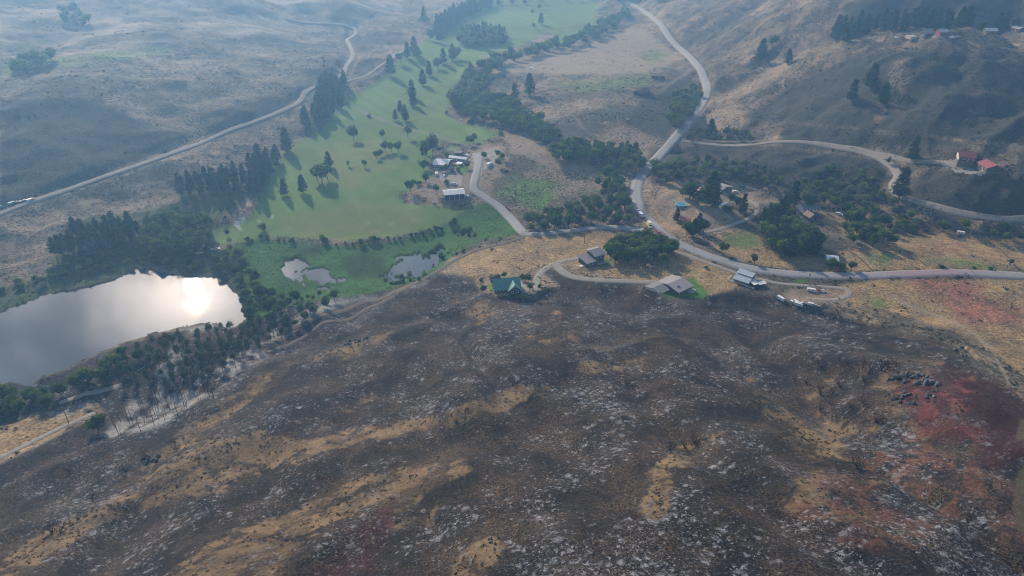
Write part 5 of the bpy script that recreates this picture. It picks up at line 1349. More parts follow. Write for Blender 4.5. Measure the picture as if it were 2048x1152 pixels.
r = MB(); r.slab((gx0 - .6, -2.7, 2.9), (gx1 + .6, -2.7, 2.9), (gx1 + .6, 3.8, 4.4), (gx0 - .6, 3.8, 4.4), .2); r.slab((gx1 + .6, 10.2, 2.9), (gx0 - .6, 10.2, 2.9), (gx0 - .6, 3.8, 4.401), (gx1 + .6, 3.8, 4.401), .2)
r.build('garage_roof', M['shingle'], root)
MB().box(-x - 1.6, -x, 2.0, 7.0, -drop - 1, 2.6).build('breezeway', M['white'], root)
MB().box(gx0 - .07, gx0 - .003, 1.5, 6.5, .1, 2.4).build('garage_door', M['white'], root)
MB().box(gx0 - 5, gx0 - 4.7, -4, 6, -1.6, .3).build('retaining_wall', M['concrete'], root)
root.scale = (.88, .88, .88)
# 4 metal barn with a stepped roof, and white lean-to roofs
loc, yaw, L, drop = site((1466, 564), (1495, 573), 10)
root = tag(empty('metal_barn', loc, yaw), 'pale metal barn with a stepped two part roof beside the main road', 'barn')
x = L / 2
m = MB().extrude([(-5, -drop - 1), (5, -drop - 1), (5, 4.2), (3.4, 5.3), (-.3, 4.4), (-.3, 4.0), (-5, 2.4)], -x, x); m.V = [(p[1], p[0], p[2]) for p in m.V]; m.build('wall', M['greywall'], root)
MB().slab((-x - .5, -5.5, 2.35), (x + .5, -5.5, 2.35), (x + .5, -.5, 4.1), (-x - .5, -.5, 4.1), .15).build('lower_roof', M['paleblue'], root)
r = MB(); r.slab((-x - .5, -.9, 4.5), (x + .5, -.9, 4.5), (x + .5, 3.4, 5.5), (-x - .5, 3.4, 5.5), .15); r.slab((x + .5, 5.6, 4.2), (-x - .5, 5.6, 4.2), (-x - .5, 3.4, 5.501), (x + .5, 3.4, 5.501), .15)
r.build('upper_roof', M['paleblue'], root)
MB().box(-x + 1, x - 1, -.42, -.33, 4.05, 4.32).build('clerestory', M['dark'], root)
MB().box(x + .003, x + .08, -1.6, 1.6, .1, 2.8).build('barn_door', M['darkwood'], root)
for q in (-x * .6, 0, x * .6):
    f = MB().box(q - .7, q + .7, -5.06, -5.002, .8, 1.8).build('window', M['white'], root); MB().box(q - .58, q + .58, -5.075, -5.062, .9, 1.7).build('pane', M['glass'], f)
def canopy(name, label, a, b, depth, h, mat, cat='shelter', tilt=.3):
    loc, yaw, L, drop = site(a, b, depth); x, y = L / 2, depth / 2
    root = tag(empty(name, loc, yaw), label, cat)
    MB().slab((-x, -y, h), (x, -y, h), (x, y, h + tilt), (-x, y, h + tilt), .15).build('roof', mat, root)
    for sx in (-1, 1):
        for sy in (-1, 1):
            MB().box(sx * (x - .3) - .1, sx * (x - .3) + .1, sy * (y - .3) - .1, sy * (y - .3) + .1, -drop - .6, h - .16).build('post', M['darkwood'], root)
    MB().box(-x + .5, x - .5, y - .25, y - .15, -drop - .6, h - .2).build('back_wall', M['greywall'], root)
    return root
canopy('lean_to', 'square white roofed lean-to at the gable end of the metal barn', (1507, 577), (1519, 574), 5.5, 2.4, M['white_metal'])
canopy('lean_to', 'long narrow white roofed lean-to at the far right of the metal barn', (1518, 576), (1533, 573), 3.0, 2.2, M['white_metal'])
# 5 clubhouse
root, L, D = gable('clubhouse', 'clubhouse', 'golf clubhouse under a bright white low roof by the car park', (868, 338), (894, 338), 13.5, 3.6, 2.0, M['white_metal'], M['greywall'], .9, wins=4)
MB().box(-L / 2, L / 2, -D / 2 - 3.0, -D / 2 - .1, -2.2, .2).build('porch', M['deck'], root)
root, L, D = gable('cart_barn', 'building', 'long thin white roofed building right of the clubhouse', (898, 323.5), (932, 324.5), 4.5, 2.6, .8, M['white_metal'], M['tanwall'], .5, wins=4)
canopy('garden_tent', 'small white tent roof on the clubhouse lawn', (911, 333), (921, 334), 4.0, 2.4, M['white_metal'], 'tent')
canopy('pavilion', 'dark flat roofed pavilion above the clubhouse terrace', (908, 313), (923, 312), 5.5, 2.8, M['shingle'], 'pavilion')
loc, yaw, L, drop = site((900, 331), (917, 331), 6)
tag(obj('terrace', MB().box(-L / 2, L / 2, -3, 3, -.8, .25).mesh('terrace', M['deck']), None, loc), 'reddish paved terrace between clubhouse and lawn', 'terrace').rotation_euler = (0, 0, yaw)
# 6 long shed
root, L, D = gable('machine_shed', 'shed', 'long open shed with a cream white roof on the bare yard', (890, 403), (929, 399), 9.5, 4.6, 1.5, M['white_metal'], M['dark'], .7, wins=0, door=False)  # near-black walls stand in for the shade inside the open front
for k in range(5):
    q = -L / 2 + L * k / 4
    MB().box(q - .15, q + .15, -D / 2 - .35, -D / 2 - .05, -.8, 4.4).build('post', M['tanwall'], root)
# 7 - 9 roadside houses
gable('red_shed', 'shed', 'little shed with a pale red roof beside the cone shaped tree', (1357, 449), (1376, 450), 5.5, 2.6, 1.0, M['red'], M['darkwood'], .6, wins=1)
root, L, D = gable('red_roofed_cabin', 'cabin', 'cabin with a red and white roof between tall yard trees', (1394, 397), (1410, 395), 8.0, 3.6, 2.6, M['red'], M['tanwall'], .6, ridge='y', wins=2)
MB().slab((-L / 2 - .7, 4.6, 3.55), (-L / 2 - .7, 1.0, 3.55), (-.3, 1.0, 6.35), (-.3, 4.6, 6.35), .12).build('roof_patch', M['white_metal'], root)
gable('grey_gabled_house', 'house', 'grey house with its gable toward the pool yard, behind the conifers', (1437, 386), (1462, 388), 11, 3.0, 2.6, M['lightshingle'], M['greywall'], .7, ridge='y', wins=2)
gable('garden_shed', 'shed', 'small teal roofed shed at the top of the scrubby yard', (1423, 362), (1431, 362), 3.5, 2.4, .8, M['paleblue'], M['darkwood'], .3, wins=0)
# pool
p = at1(1362, 411)
root = tag(empty('round_pool', (p.x, p.y, p.z)), 'round blue above ground pool with a wooden deck on its right side', 'pool')
MB().cyl(0, 0, -.8, 1.2, 4.0, 28).build('pool_wall', M['poolwall'], root)
MB().cyl(0, 0, 1.0, 1.215, 3.75, 28).build('pool_water', M['poolwater'], root)
rim = MB()
for k in range(28):
    a0, a1 = 2 * math.pi * k / 28, 2 * math.pi * (k + 1) / 28
    rim.slab((3.7 * math.cos(a0), 3.7 * math.sin(a0), 1.3), (4.15 * math.cos(a0), 4.15 * math.sin(a0), 1.3), (4.15 * math.cos(a1), 4.15 * math.sin(a1), 1.3), (3.7 * math.cos(a1), 3.7 * math.sin(a1), 1.3), .08)
rim.build('rim', M['paleblue'], root)
MB().poly([(1.2, 4.4, 1.26), (4.3, .2, 1.26), (3.2, -3.0, 1.26), (5.6, -3.4, 1.26), (8.6, 1.5, 1.26), (6.0, 6.0, 1.26), (1.2, 4.4, .0), (4.3, .2, .0), (3.2, -3.0, .0), (5.6, -3.4, .0), (8.6, 1.5, .0), (6.0, 6.0, .0)],
          [(0, 5, 4, 3, 2, 1), (6, 7, 8, 9, 10, 11), (0, 1, 7, 6), (1, 2, 8, 7), (2, 3, 9, 8), (3, 4, 10, 9), (4, 5, 11, 10), (5, 0, 6, 11)]).build('deck', M['deck'], root)
# 12 - 13 homestead
gable('homestead_house', 'house', 'dark roofed homestead house with white trim, right behind the big grove', (1606, 428), (1632, 426), 9, 3.2, 2.4, M['shingle'], M['white'], .6, wins=4, chimney=True)
gable('homestead_annex', 'house', 'small brown roofed annex with a white ridge cap in the homestead trees', (1618, 444), (1632, 441), 7, 3.0, 2.2, M['brownroof'], M['darkwood'], .5, ridge='y', wins=1)
gable('brown_roofed_house', 'house', 'brown roofed house, left half of the pair by the creek belt', (1650, 415), (1664, 419), 9, 2.8, 1.8, M['brownroof'], M['tanwall'], .6, wins=2)
gable('brown_roofed_barn', 'barn', 'brown roofed barn, right half of the pair by the creek belt', (1663, 422), (1678, 424), 8, 3.0, 1.8, M['brownroof'], M['darkwood'], .6, wins=1)
# 14 red roofed pair on the right hillside
root, L, D = gable('maroon_roofed_house', 'house', 'long house with a dull maroon roof and sunlit cream gable on the right hillside', (1912, 334), (1945, 334), 11, 3.4, 2.2, M['maroon'], M['darkwood'], .7, wins=5)  # dark front wall paints in the shade below the eave
MB().box(-L / 2 - .10, -L / 2 - .004, -D / 2 + .2, D / 2 - .2, .1, 3.4).build('gable_wall', M['cream'], root)  # cream panel added to paint the sunlit end of the same house
gable('pink_roofed_house', 'house', 'house with a bright pinkish red roof beside the maroon one', (1951, 340), (1971, 347), 11, 3.0, 2.2, M['red'], M['darkwood'], .7, wins=3)
# 15 ridge
root, L, D = gable('ridge_house', 'house', 'tall slate blue house alone on the right ridge with pale drive', (1830, 79), (1848, 79), 9, 4.2, 3.4, M['shingle'], M['darkwood'], .6, ridge='y', wins=2)
MB().box(-L / 2 - 6, -L / 2 + 4, -D / 2 - 7, -D / 2 - .4, -3, -.3).build('terrace', M['concrete'], root)
gable('ridge_barn', 'barn', 'low grey roofed barn right of the slate blue ridge house', (1879, 72), (1894, 72), 8, 3, 2, M['greymetal'], M['redwall'], .5, wins=0)
gable('ridge_farmhouse', 'house', 'pale blue roofed farmhouse under conifers at the right end of the ridge', (1983, 68), (1999, 69), 8, 3.2, 1.8, M['paleblue'], M['greywall'], .5, wins=2)
gable('ridge_farm_shed', 'shed', 'grey farm shed at the far right of the ridge', (2020, 64), (2036, 66), 7, 3.2, 1.8, M['greymetal'], M['darkwood'], .5, wins=0)
# 16 white shed by the road
root, L, D = gable('white_shed', 'shed', 'white roofed shed behind the small roadside trees', (1653, 530), (1675, 532), 8, 3.0, 1.4, M['white_metal'], M['tanwall'], .4, wins=1)
# 17 lake
root, L, D = gable('boathouse', 'boathouse', 'small white roofed boathouse at the north shore of the lake', (407, 505), (420, 503), 6, 3.2, 1.6, M['white_metal'], M['dark'], .5, ridge='y', wins=0)
P0 = at1(426, 500)
for px_, py_, lx, ly, yy, lab in ((427, 499, 8, 2.4, .35, 'pale plank landing right of the boathouse'), (400, 507, 5, 2.0, .3, 'short pale plank landing left of the boathouse')):
    q = at1(px_, py_); root = tag(empty('landing', (q.x, q.y, q.z), yy), lab, 'landing')
    MB().box(-lx / 2, lx / 2, -ly / 2, ly / 2, .35, .5).build('boards', M['white'], root)
    for sx in (-1, 1):
        for sy in (-1, 1): MB().box(sx * (lx / 2 - .3) - .08, sx * (lx / 2 - .3) + .08, sy * (ly / 2 - .2) - .08, sy * (ly / 2 - .2) + .08, -1, .345).build('post', M['darkwood'], root)
# 18 farm on the bluff
gable('bluff_farmhouse', 'farmhouse', 'dark farmhouse with a pale roof strip on the bluff under the upper road', (1279, 192), (1300, 188), 8, 3.4, 2.2, M['maroon'], M['darkwood'], .6, wins=2)
gable('bluff_barn', 'barn', 'long low brown barn at the end of the short lane from the upper road', (1316, 158), (1338, 149), 7, 3.0, 1.4, M['brownroof'], M['darkwood'], .5, wins=0)
gable('track_cabin', 'cabin', 'far pale roofed cabin at the head of the golf track', (842, 42), (860, 41), 8, 3, 1.6, M['lightshingle'], M['tanwall'], .5, wins=2)
gable('valley_shed', 'shed', 'tiny grey shed on the slope below the bluff', (1253, 245), (1258, 245), 3.5, 2.4, .8, M['greymetal'], M['darkwood'], .3, wins=0)

# ---- vehicles
VM = {}
def vmesh(key, fn):
    if key not in VM: VM[key] = fn()
    return VM[key]
def wheel_mesh():
    return MB().cyl(0, 0, -.14, .14, .40, 14, 'y').mesh('wheel', M['tyre'])
def rim_mesh():
    return MB().cyl(0, 0, -.155, .155, .20, 10, 'y').mesh('rim', M['greymetal'])
SPEC = {   # length, width, body profile, window boxes (x0,x1,z0,z1), wheel x
 'pickup': (5.6, 2.0, [(-2.8,.45),(2.8,.45),(2.8,1.0),(2.65,1.15),(1.3,1.22),(.75,1.85),(-.75,1.88),(-1.0,1.2),(-2.8,1.2)], [(-.7,.7,1.28,1.74)], (-1.75,1.75)),
 'suv': (4.9, 1.95, [(-2.45,.4),(2.45,.4),(2.45,.95),(2.3,1.08),(1.2,1.15),(.55,1.75),(-2.1,1.78),(-2.4,1.1)], [(-2.0,-.8,1.18,1.62),(-.65,.5,1.18,1.62)], (-1.5,1.5)),
 'van': (5.8, 2.1, [(-2.9,.4),(2.9,.4),(2.9,1.1),(2.2,1.4),(1.7,2.3),(-2.9,2.35)], [(.5,1.6,1.35,1.95)], (-1.8,1.9)),
 'engine': (8.2, 2.5, [(-4.1,.55),(4.1,.55),(4.1,2.6),(1.9,2.75),(1.8,2.45),(-4.1,2.55)], [(2.3,3.8,1.6,2.3)], (-2.4,2.6)),
 'truck': (7.2, 2.4, [(-3.6,.6),(3.6,.6),(3.6,1.4),(2.6,1.6),(2.0,2.5),(1.0,2.5),(.9,1.2),(.7,1.2),(.7,3.0),(-3.6,3.0)], [(1.2,2.1,1.65,2.25)], (-2.1,2.4)),
 'trailer': (7.5, 2.4, [(-3.7,.55),(3.7,.55),(3.7,2.5),(3.2,2.8),(-3.6,2.8),(-3.7,2.6)], [(-2.6,-1.6,1.5,2.1),(.6,1.8,1.5,2.1)], (-.6,.4)),
 'motorhome': (8.6, 2.5, [(-4.3,.5),(4.3,.5),(4.3,1.3),(3.6,1.5),(3.3,2.2),(3.9,2.4),(3.9,3.1),(-4.3,3.1)], [(-3.0,-1.8,1.6,2.3),(-.4,.8,1.6,2.3),(2.2,3.1,1.6,2.2)], (-2.4,2.8)),
 'cart': (2.6, 1.3, [(-1.3,.35),(1.3,.35),(1.3,.8),(.6,.85),(.5,.7),(-.2,.7),(-.3,1.0),(-1.3,1.0)], [], (-.85,.85)),
}
def vehicle(kind, px, py, heading, color, label, group=None, name=None, cat=None):
    """heading: a second pixel the front points to"""
    L, W, prof, wins, wx_ = SPEC[kind]
    p = at1(px, py); q = at1(*heading)
    yaw = math.atan2(q.y - p.y, q.x - p.x)
    lift = .30 if any(abs(px - a) < 46 and abs(py - b) < 46 for a, b in ((1300, 445),)) else .05
    nm = name or {'pickup': 'pickup_truck', 'suv': 'car', 'van': 'van', 'engine': 'fire_engine', 'truck': 'box_truck', 'trailer': 'trailer', 'motorhome': 'motor_home', 'cart': 'golf_cart'}[kind]
    root = empty(nm, (p.x, p.y, p.z + lift), yaw)
    tag(root, label, cat or {'pickup': 'pickup', 'suv': 'car', 'van': 'van', 'engine': 'fire engine', 'truck': 'truck', 'trailer': 'trailer', 'motorhome': 'motor home', 'cart': 'golf cart'}[kind], group)
    if kind == 'engine': root.scale = (.85, .85, .85)
    if kind == 'trailer': root.scale = (.62, .75, .7)
    elif px < 80: root.scale = (.8, .8, .8)
    elif 1560 < px < 1660 and 570 < py < 640: root.scale = (.68, .68, .68)
    obj('body', vmesh((kind, color), lambda: MB().extrude(prof, -W / 2, W / 2).mesh('body', M['paint_' + color])), root)
    if wins:
        for s in (-1, 1):
            for i, (x0, x1, z0, z1) in enumerate(wins):
                obj('window', vmesh((kind, 'w', i, s), lambda: MB().box(x0, x1, s * (W / 2 + .004) - .012, s * (W / 2 + .004) + .012, z0, z1).mesh('window', M['glass'])), root)
        if kind in ('pickup', 'suv', 'van', 'truck', 'motorhome', 'engine'):
            a, b = {'pickup': ((1.24, 1.30), (.80, 1.80)), 'suv': ((1.14, 1.22), (.60, 1.70)), 'van': ((2.16, 1.50), (1.76, 2.2)), 'truck': ((2.57, 1.70), (2.05, 2.42)), 'motorhome': ((3.58, 1.58), (3.34, 2.14)), 'engine': ((4.105, 1.6), (4.105, 2.3))}[kind]
            obj('windscreen', vmesh((kind, 'ws'), lambda: MB().slab((a[0] + .03, -W / 2 + .12, a[1]), (a[0] + .03, W / 2 - .12, a[1]), (b[0] + .03, W / 2 - .12, b[1]), (b[0] + .03, -W / 2 + .12, b[1]), .02).mesh('windscreen', M['glass'])), root)
    if kind == 'pickup':
        obj('bed', vmesh((kind, 'bed'), lambda: MB().box(-2.65, -1.12, -.8, .8, 1.19, 1.215).mesh('bed', M['dark'])), root)
    if kind == 'engine':
        obj('stripe', vmesh((kind, 'st'), lambda: MB().box(-4.0, 4.0, -W / 2 - .01, W / 2 + .01, 1.1, 1.28).mesh('stripe', M['white'])), root)
        obj('ladder', vmesh((kind, 'la'), lambda: MB().box(-3.8, 1.2, .5, .6, 2.62, 2.75).box(-3.8, 1.2, 1.0, 1.1, 2.62, 2.75).mesh('ladder', M['greymetal'])), root)
        obj('light_bar', vmesh((kind, 'lb'), lambda: MB().box(2.6, 3.0, -.9, .9, 2.72, 2.9).mesh('light_bar', M['white'])), root)
    if kind == 'motorhome':
        obj('stripe', vmesh((kind, 'st'), lambda: MB().box(-4.25, 1.5, -W / 2 - .012, W / 2 + .012, .9, 1.3).mesh('stripe', M['red'])), root)
    if kind == 'cart':
        obj('canopy', vmesh((kind, 'ca', color), lambda: MB().box(-.9, .8, -.62, .62, 1.85, 1.93).mesh('canopy', M['paint_' + color])), root)
        for sx in (-.85, .7):
            for sy in (-.58, .58): obj('canopy_post', vmesh((kind, 'cp', sx, sy), lambda: MB().box(sx - .03, sx + .03, sy - .03, sy + .03, .8, 1.849).mesh('canopy_post', M['greymetal'])), root)
    if kind == 'trailer':
        obj('hitch', vmesh((kind, 'hi'), lambda: MB().box(3.7, 5.0, -.08, .08, .5, .62).mesh('hitch', M['tyre'])), root)
    for xw in wx_:
        for s in (-1, 1):
            w_ = obj('wheel', vmesh('wheel', wheel_mesh), root, (xw, s * (W / 2 - .08), .40))
            obj('rim', vmesh('rim', rim_mesh), w_)
            if kind == 'cart': w_.scale = (.6, .8, .6); w_.location.z = .25
    return root
V_ = vehicle
V_('pickup', 1275, 425, (1284, 436), 'white', 'white pickup, first in the line parked on the road bend')
V_('van', 1282, 433, (1290, 443), 'white', 'white van, second in the line parked on the road bend')
V_('suv', 1287.5, 440, (1296, 449), 'black', 'dark car behind the white van on the road bend')
V_('pickup', 1292, 444.5, (1300, 452), 'maroon', 'dark maroon pickup at the tail of the line on the road bend')
V_('truck', 1299, 454, (1304, 462), 'yellow', 'pale yellow truck standing at the mouth of the golf road')
V_('engine', 1314, 467, (1324, 475), 'red', 'red fire engine half hidden by the grove beside the main road')
V_('engine', 1327, 475, (1336, 481), 'red', 'red fire engine in the open beside the main road')
V_('cart', 1017, 419, (1022, 426), 'red', 'red open utility cart on the golf road')
V_('van', 873, 350, (874, 340), 'white', 'white van parked below the clubhouse porch')
V_('cart', 888, 353, (886, 345), 'white', 'small white cart on the gravel below the clubhouse')
V_('suv', 909, 370, (920, 371), 'silver', 'silver car broadside on the gravel above the long shed')
V_('suv', 935, 313, (940, 314), 'white', 'white car at the upper left corner of the car park')
V_('truck', 979, 332, (985, 327), 'white', 'white and red box truck in the gravel yard by the trees')
V_('suv', 931, 393, (940, 394), 'white', 'white car at the right end of the long shed')
V_('cart', 868, 407, (876, 405), 'grey', 'grey cart among the clutter left of the long shed')
V_('van', 0, 417, (10, 413), 'teal', 'teal grey van at the left edge of the photo on the roadside pullout')
V_('trailer', 24, 409, (40, 403), 'teal', 'teal grey trailer on the roadside pullout at far left')
V_('pickup', 35, 406, (45, 402), 'grey', 'grey pickup just in front of the teal trailer')
V_('suv', 44, 405, (54, 401), 'black', 'dark car in the middle of the roadside pullout')
V_('suv', 52, 402, (60, 399), 'maroon', 'maroon car left of the white van on the pullout')
V_('van', 61, 402, (70, 398), 'white', 'white van nearest the track on the pullout')
V_('pickup', 66, 400, (76, 396), 'grey', 'dark grey pickup at the right end of the pullout')
V_('trailer', 1561, 600, (1570, 606), 'white', 'long white trailer on the edge of the burn by the turnaround')
V_('trailer', 1622, 583, (1634, 585), 'white', 'white boat like trailer inside the turnaround loop')
V_('pickup', 1637, 583, (1640, 589), 'maroon', 'maroon pickup with white cap right of the loop trailer')
V_('suv', 1646, 584, (1648, 591), 'silver', 'silver car at the right of the loop trailer')
V_('suv', 1585, 606, (1592, 607), 'white', 'white car at the left end of the yard row')
V_('van', 1593, 607, (1598, 612), 'white', 'white van second in the yard row')
V_('pickup', 1603, 609, (1615, 608), 'white', 'white pickup in the middle of the yard row')
V_('suv', 1611, 610, (1620, 611), 'grey', 'grey car beside the white pickup in the yard row')
V_('trailer', 1597, 612, (1608, 613), 'white', 'low white trailer in front of the yard row')
V_('van', 1622, 611, (1632, 612), 'white', 'white van near the right end of the yard row')
V_('pickup', 1631, 613, (1640, 614), 'silver', 'silver pickup at the right end of the yard row')
V_('motorhome', 1447, 415, (1457, 412), 'white', 'white and red motor home under the yard trees')
V_('trailer', 1921, 468, (1930, 468), 'white', 'small white trailer by the creek belt at the far right meadow')
V_('suv', 1678, 430, (1686, 433), 'white', 'white car beyond the brown roofed pair')
V_('trailer', 1062, 138, (1072, 139), 'white', 'white camper at the left edge of the pale dry field')
V_('suv', 1792, 77, (1798, 77), 'white', 'white car left of the slate blue ridge house')
V_('van', 1904, 77, (1910, 76), 'white', 'white van on the ridge right of the grey barn')
V_('suv', 1916, 75, (1922, 74), 'silver', 'silver car next to the white van on the ridge')
V_('suv', 1470, 385, (1478, 386), 'white', 'white car right of the grey gabled house')
V_('suv', 1484, 375, (1492, 374), 'blue', 'dark blue car in the scrub above the looping driveway')
V_('trailer', 1409, 486, (1413, 489), 'grey', 'grey trailer in the tree shade beside the main road', name='trailer')

# ---- poles, fences, rocks
def pole(px, py, h, label, arm=True):
    p = at1(px, py)
    root = tag(empty('utility_pole', (p.x, p.y, p.z), rg.uniform(-.5, .8)), label, 'pole')
    MB().cyl(0, 0, -.5, h, .16, 8).build('shaft', M['pole'], root)
    if arm:
        MB().box(-1.2, 1.2, -.28, -.17, h - .9, h - .75).build('crossarm', M['pole'], root)
        for q in (-1.1, 0, 1.1): MB().cyl(q, -.22, h - .745, h - .5, .06, 6).build('insulator', M['white'], root)
pole(606, 664, 9, 'wooden utility pole between the two tracks above the marsh')
pole(138, 847, 10, 'tall wooden pole on the dry strip left of the lone leafy tree')
pole(521, 406, 12, 'tall bare pole on the range with a long shadow')
pole(1168, 492, 8, 'thin pole on the straw meadow left of the grove')
pole(1258, 380, 9, 'thin pole at the edge of the wood by the road curve')
def fence(pix, label, gap=6.0, mat='pole', h=1.1, rails=2, name='fence'):
    Lw = smooth_line(at([p[0] for p in pix], [p[1] for p in pix]), gap)
    z = hz(Lw[:, 0], Lw[:, 1]); c = Lw.mean(0)
    root = tag(empty(name, (c[0], c[1], float(z.mean()))), label, 'fence')
    rl = [MB() for _ in range(rails)]
    for i in range(len(Lw)):
        x, y, zz = Lw[i, 0] - c[0], Lw[i, 1] - c[1], z[i] - z.mean()
        MB().box(x - .09, x + .09, y - .09, y + .09, zz - .5, zz + h).build('post', M[mat], root)
        if i:
            a = (Lw[i - 1, 0] - c[0], Lw[i - 1, 1] - c[1], z[i - 1] - z.mean()); d = np.array([x - a[0], y - a[1]]); d /= np.linalg.norm(d) + 1e-9; n = np.array([-d[1], d[0]]) * .04
            for k in range(rails):
                hh = h * (k + 1) / (rails + .35)
                rl[k].slab((a[0] - n[0], a[1] - n[1], a[2] + hh), (x - n[0], y - n[1], zz + hh), (x + n[0], y + n[1], zz + hh), (a[0] + n[0], a[1] + n[1], a[2] + hh), .14)
    for m in rl: m.build('rail', M[mat], root)
fence([(1454, 561), (1480, 569), (1507, 579)], 'white board fence along the front of the metal barn', 3, 'white', 1.2, 3)
fence([(1455, 561), (1463, 553)], 'short white board fence at the left end of the metal barn', 2.5, 'white', 1.2, 3)
fence([(1685, 497), (1712, 512), (1745, 543)], 'post and rail fence running down the pasture to the main road')
fence([(1800, 496), (1830, 515), (1850, 532)], 'wire like fence between the two green strips of the reddened meadow')
fence([(1968, 478), (2000, 500), (2035, 540)], 'post and rail fence at the far right of the meadow')
fence([(1640, 484), (1660, 483), (1690, 486)], 'low pale fence along the garden edge by the homestead grove')
def rock_mesh(seed):
    import bmesh
    b = bmesh.new(); bmesh.ops.create_icosphere(b, subdivisions=2, radius=.5)
    r_ = np.random.default_rng(seed); planes = r_.normal(size=(9, 3)); planes /= np.linalg.norm(planes, axis=1)[:, None]; off = r_.uniform(.26, .46, 9)
    for v_ in b.verts:
        c = np.array(v_.co)
        for n_, o_ in zip(planes, off):
            e = c @ n_ - o_
            if e > 0: c = c - n_ * e * .92
        v_.co = c * (1, .8, .85)
    me = bpy.data.meshes.new('rock'); b.to_mesh(me); b.free(); me.materials.append(M['rock']); return me
RK = [rock_mesh(i) for i in range(7)]
def rocks(n, poly, s0, s1, label, group):
    for p in scatter(poly, s0 * .55, 900)[:n]:
        o = obj('rock', RK[rg.integers(7)], None, (p[0], p[1], p[2] + .2)); s = rg.uniform(s0, s1)
        o.scale = (s, s * rg.uniform(.6, 1.1), s * rg.uniform(.8, 1.7)); o.rotation_euler = (rg.uniform(-.4, .4), rg.uniform(-.4, .4), rg.uniform(0, 6.28))
        tag(o, label, 'rock', group)
rocks(34, [(1774, 752), (1800, 742), (1830, 748), (1872, 760), (1880, 772), (1840, 774), (1800, 766), (1776, 764)], 1.3, 3.4, 'grey rock of the jagged outcrop on the red dusted knoll', 'rocks of the upper outcrop')
rocks(18, [(1772, 788), (1800, 780), (1835, 792), (1830, 808), (1780, 810)], 1.0, 2.2, 'grey rock of the lower outcrop below the jagged one', 'rocks of the lower outcrop')
rocks(7, [(1845, 785), (1875, 780), (1872, 796), (1848, 798)], 1.0, 2.0, 'grey rock of the small group right of the lower outcrop', 'rocks right of the lower outcrop')
rocks(12, [(682, 690), (690, 684), (735, 670), (738, 676), (700, 692)], .9, 2.4, 'black rock in the thin ledge crossing the burned slope above the lake', 'rocks of the black ledge')
rocks(8, [(1905, 700), (1925, 696), (1940, 712), (1920, 716)], 1.2, 2.6, 'dark rock at the tip of the burn by the red slope', 'rocks at the tip of the burn')
rocks(9, [(284, 918), (300, 908), (318, 912), (312, 928), (290, 934)], 1.0, 2.2, 'dark rock of the small outcrop on the tan ridge at left', 'rocks on the tan ridge')
rocks(8, [(1000, 1140), (960, 1060), (975, 1030), (1010, 1100)], .5, 1.0, 'small black stone among the ash at the bottom of the hill', 'stones among the ash')
for px_, py_, ln, ra, lab in ((345, 716, 9, .5, 'pale fallen log in the lakeside wood, upper'), (290, 735, 8, .9, 'pale fallen log in the lakeside wood, left'), (318, 800, 10, -.7, 'long pale fallen log across the bare burned strip'), (452, 700, 7, 1.2, 'pale fallen log near the right end of the lakeside wood'), (360, 664, 8, .7, 'bleached log at the water edge')):
    p = at1(px_, py_); v_, f_ = tube([(-ln / 2, 0, .25), (0, .15, .3), (ln / 2, 0, .25)], [.22, .18, .1], 7)
    o = obj('fallen_log', fast_mesh('fallen_log', v_, f_, True, [M['concrete']]), None, (p.x, p.y, p.z)); o.rotation_euler = (0, 0, ra); tag(o, lab, 'log')

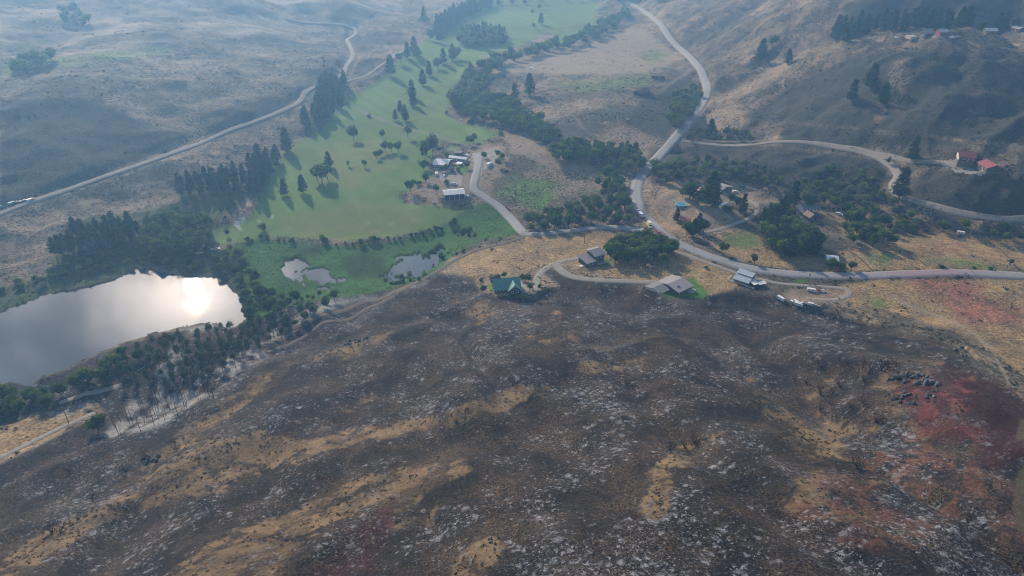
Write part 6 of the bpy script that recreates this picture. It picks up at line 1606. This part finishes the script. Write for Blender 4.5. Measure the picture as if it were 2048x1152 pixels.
# ---- three people at the edge of the burn
M['skin'] = plain('skin', (0.42, 0.25, 0.17), .6, .05, 2); M['hair'] = plain('hair', (0.05, 0.035, 0.025), .8, .2, 9)
def person(px, py, yaw, shirt, trousers, label, lean=0.0):
    p = at1(px, py)
    root = empty('person', (p.x, p.y, p.z), yaw); tag(root, label, 'person')
    J = [(0, 0, .95, .13), (0, 0, 1.12, .12), (0, .01, 1.30, .15), (0, 0, 1.45, .10), (0, 0, 1.52, .055), (0, .015, 1.60, .085), (0, .01, 1.70, .095), (0, 0, 1.77, .06)]
    E = [(0, 1), (1, 2), (2, 3), (3, 4), (4, 5), (5, 6), (6, 7)]
    def chain(st, pts):
        k = st
        for q in pts: J.append(q); E.append((k, len(J) - 1)); k = len(J) - 1
        return k
    for s in (-1, 1):
        chain(0, [(s * .10, 0, .88, .095), (s * .12, .03 * s, .50, .062), (s * .13, -.02, .10, .042), (s * .14, .14, .035, .035)])
        w_ = chain(3, [(s * .18, 0, 1.42, .06), (s * .23, -.03, 1.14, .043), (s * .22, .12, .93, .030), (s * .21, .17, .87, .032)])
        for f, (dx, dl) in enumerate(((-.03, .075), (-.01, .085), (.01, .08), (.028, .062))):
            chain(w_, [(s * .21 + dx, .205, .84, .009), (s * .21 + dx, .205 + dl * .5, .84 - dl * .7, .007)])
        chain(w_, [(s * .17, .20, .87, .010), (s * .15, .23, .85, .008)])
    me = bpy.data.meshes.new('body'); me.from_pydata([j[:3] for j in J], E, [])
    o = bpy.data.objects.new('body', me); COL.objects.link(o)
    sk = o.modifiers.new('skin', 'SKIN')
    for i, j in enumerate(J): me.skin_vertices[0].data[i].radius = (j[3], j[3])
    me.skin_vertices[0].data[0].use_root = True
    o.modifiers.new('sub', 'SUBSURF').levels = 1
    dg = bpy.context.evaluated_depsgraph_get(); dg.update()
    fin = bpy.data.meshes.new_from_object(o.evaluated_get(dg)); o.modifiers.clear()
    fin.materials.clear()
    for mt in (M['skin'], shirt, trousers, M['tyre']): fin.materials.append(mt)
    for f in fin.polygons:
        z, ax = f.center.z, abs(f.center.x)
        f.material_index = 3 if z < .10 else 2 if (z < .96 and ax < .17 and f.center.y < .1) else 1 if (z < 1.48 and z > 1.0) else 0
        f.use_smooth = True
    o.data = fin; o.parent = root
    hv, hf = tube([(0, -.03, 1.64), (0, -.02, 1.74), (0, -.005, 1.815)], [.095, .108, .05], 10)
    obj('hair', fast_mesh('hair', hv, hf, True, [M['hair']]), root)
    face = MB().box(-.045, -.025, .095, .108, 1.665, 1.68).box(.025, .045, .095, .108, 1.665, 1.68); face.build('eyes', M['dark'], root)
    return root
if True:
    person(1540, 589, R(200), M['paint_white'], M['paint_blue'], 'person in a white top, leftmost of the three at the burn edge')
    person(1546, 591, R(150), M['paint_yellow'], M['dark'], 'person in yellow, middle of the three at the burn edge')
    person(1548, 594, R(170), M['tanwall'], M['paint_black'], 'person in tan, rightmost of the three at the burn edge')
# ------------------------------------------------------------------ haze (smoke in the air)
def box_mesh(name, x0, x1, y0, y1, z0, z1, mats=()):
    V = [(x, y, z) for z in (z0, z1) for y in (y0, y1) for x in (x0, x1)]
    Fq = [(0, 2, 3, 1), (4, 5, 7, 6), (0, 1, 5, 4), (2, 6, 7, 3), (0, 4, 6, 2), (1, 3, 7, 5)]
    return fast_mesh(name, np.array(V, float), np.array(Fq), False, mats)
hm, nt, out = new_mat('smoky_air')
pv = N(nt, 'ShaderNodeVolumePrincipled')
pv.inputs['Color'].default_value = (0.28, 0.58, 1.0, 1)
pv.inputs['Density'].default_value = 0.00041
pv.inputs['Anisotropy'].default_value = 0.5
pv.inputs['Absorption Color'].default_value = (1, 1, 1, 1)
nt.links.new(pv.outputs[0], out.inputs['Volume'])
hm.cycles.homogeneous_volume = True
hm.cycles.volume_sampling = 'MULTIPLE_IMPORTANCE'
hb = obj('haze', box_mesh('haze', -3700, 3700, -60, 3700, float(H.min()) - 1.5, max(float(H.max()), CAM_Z) + 12, [hm]))
tag(hb, kind='stuff')
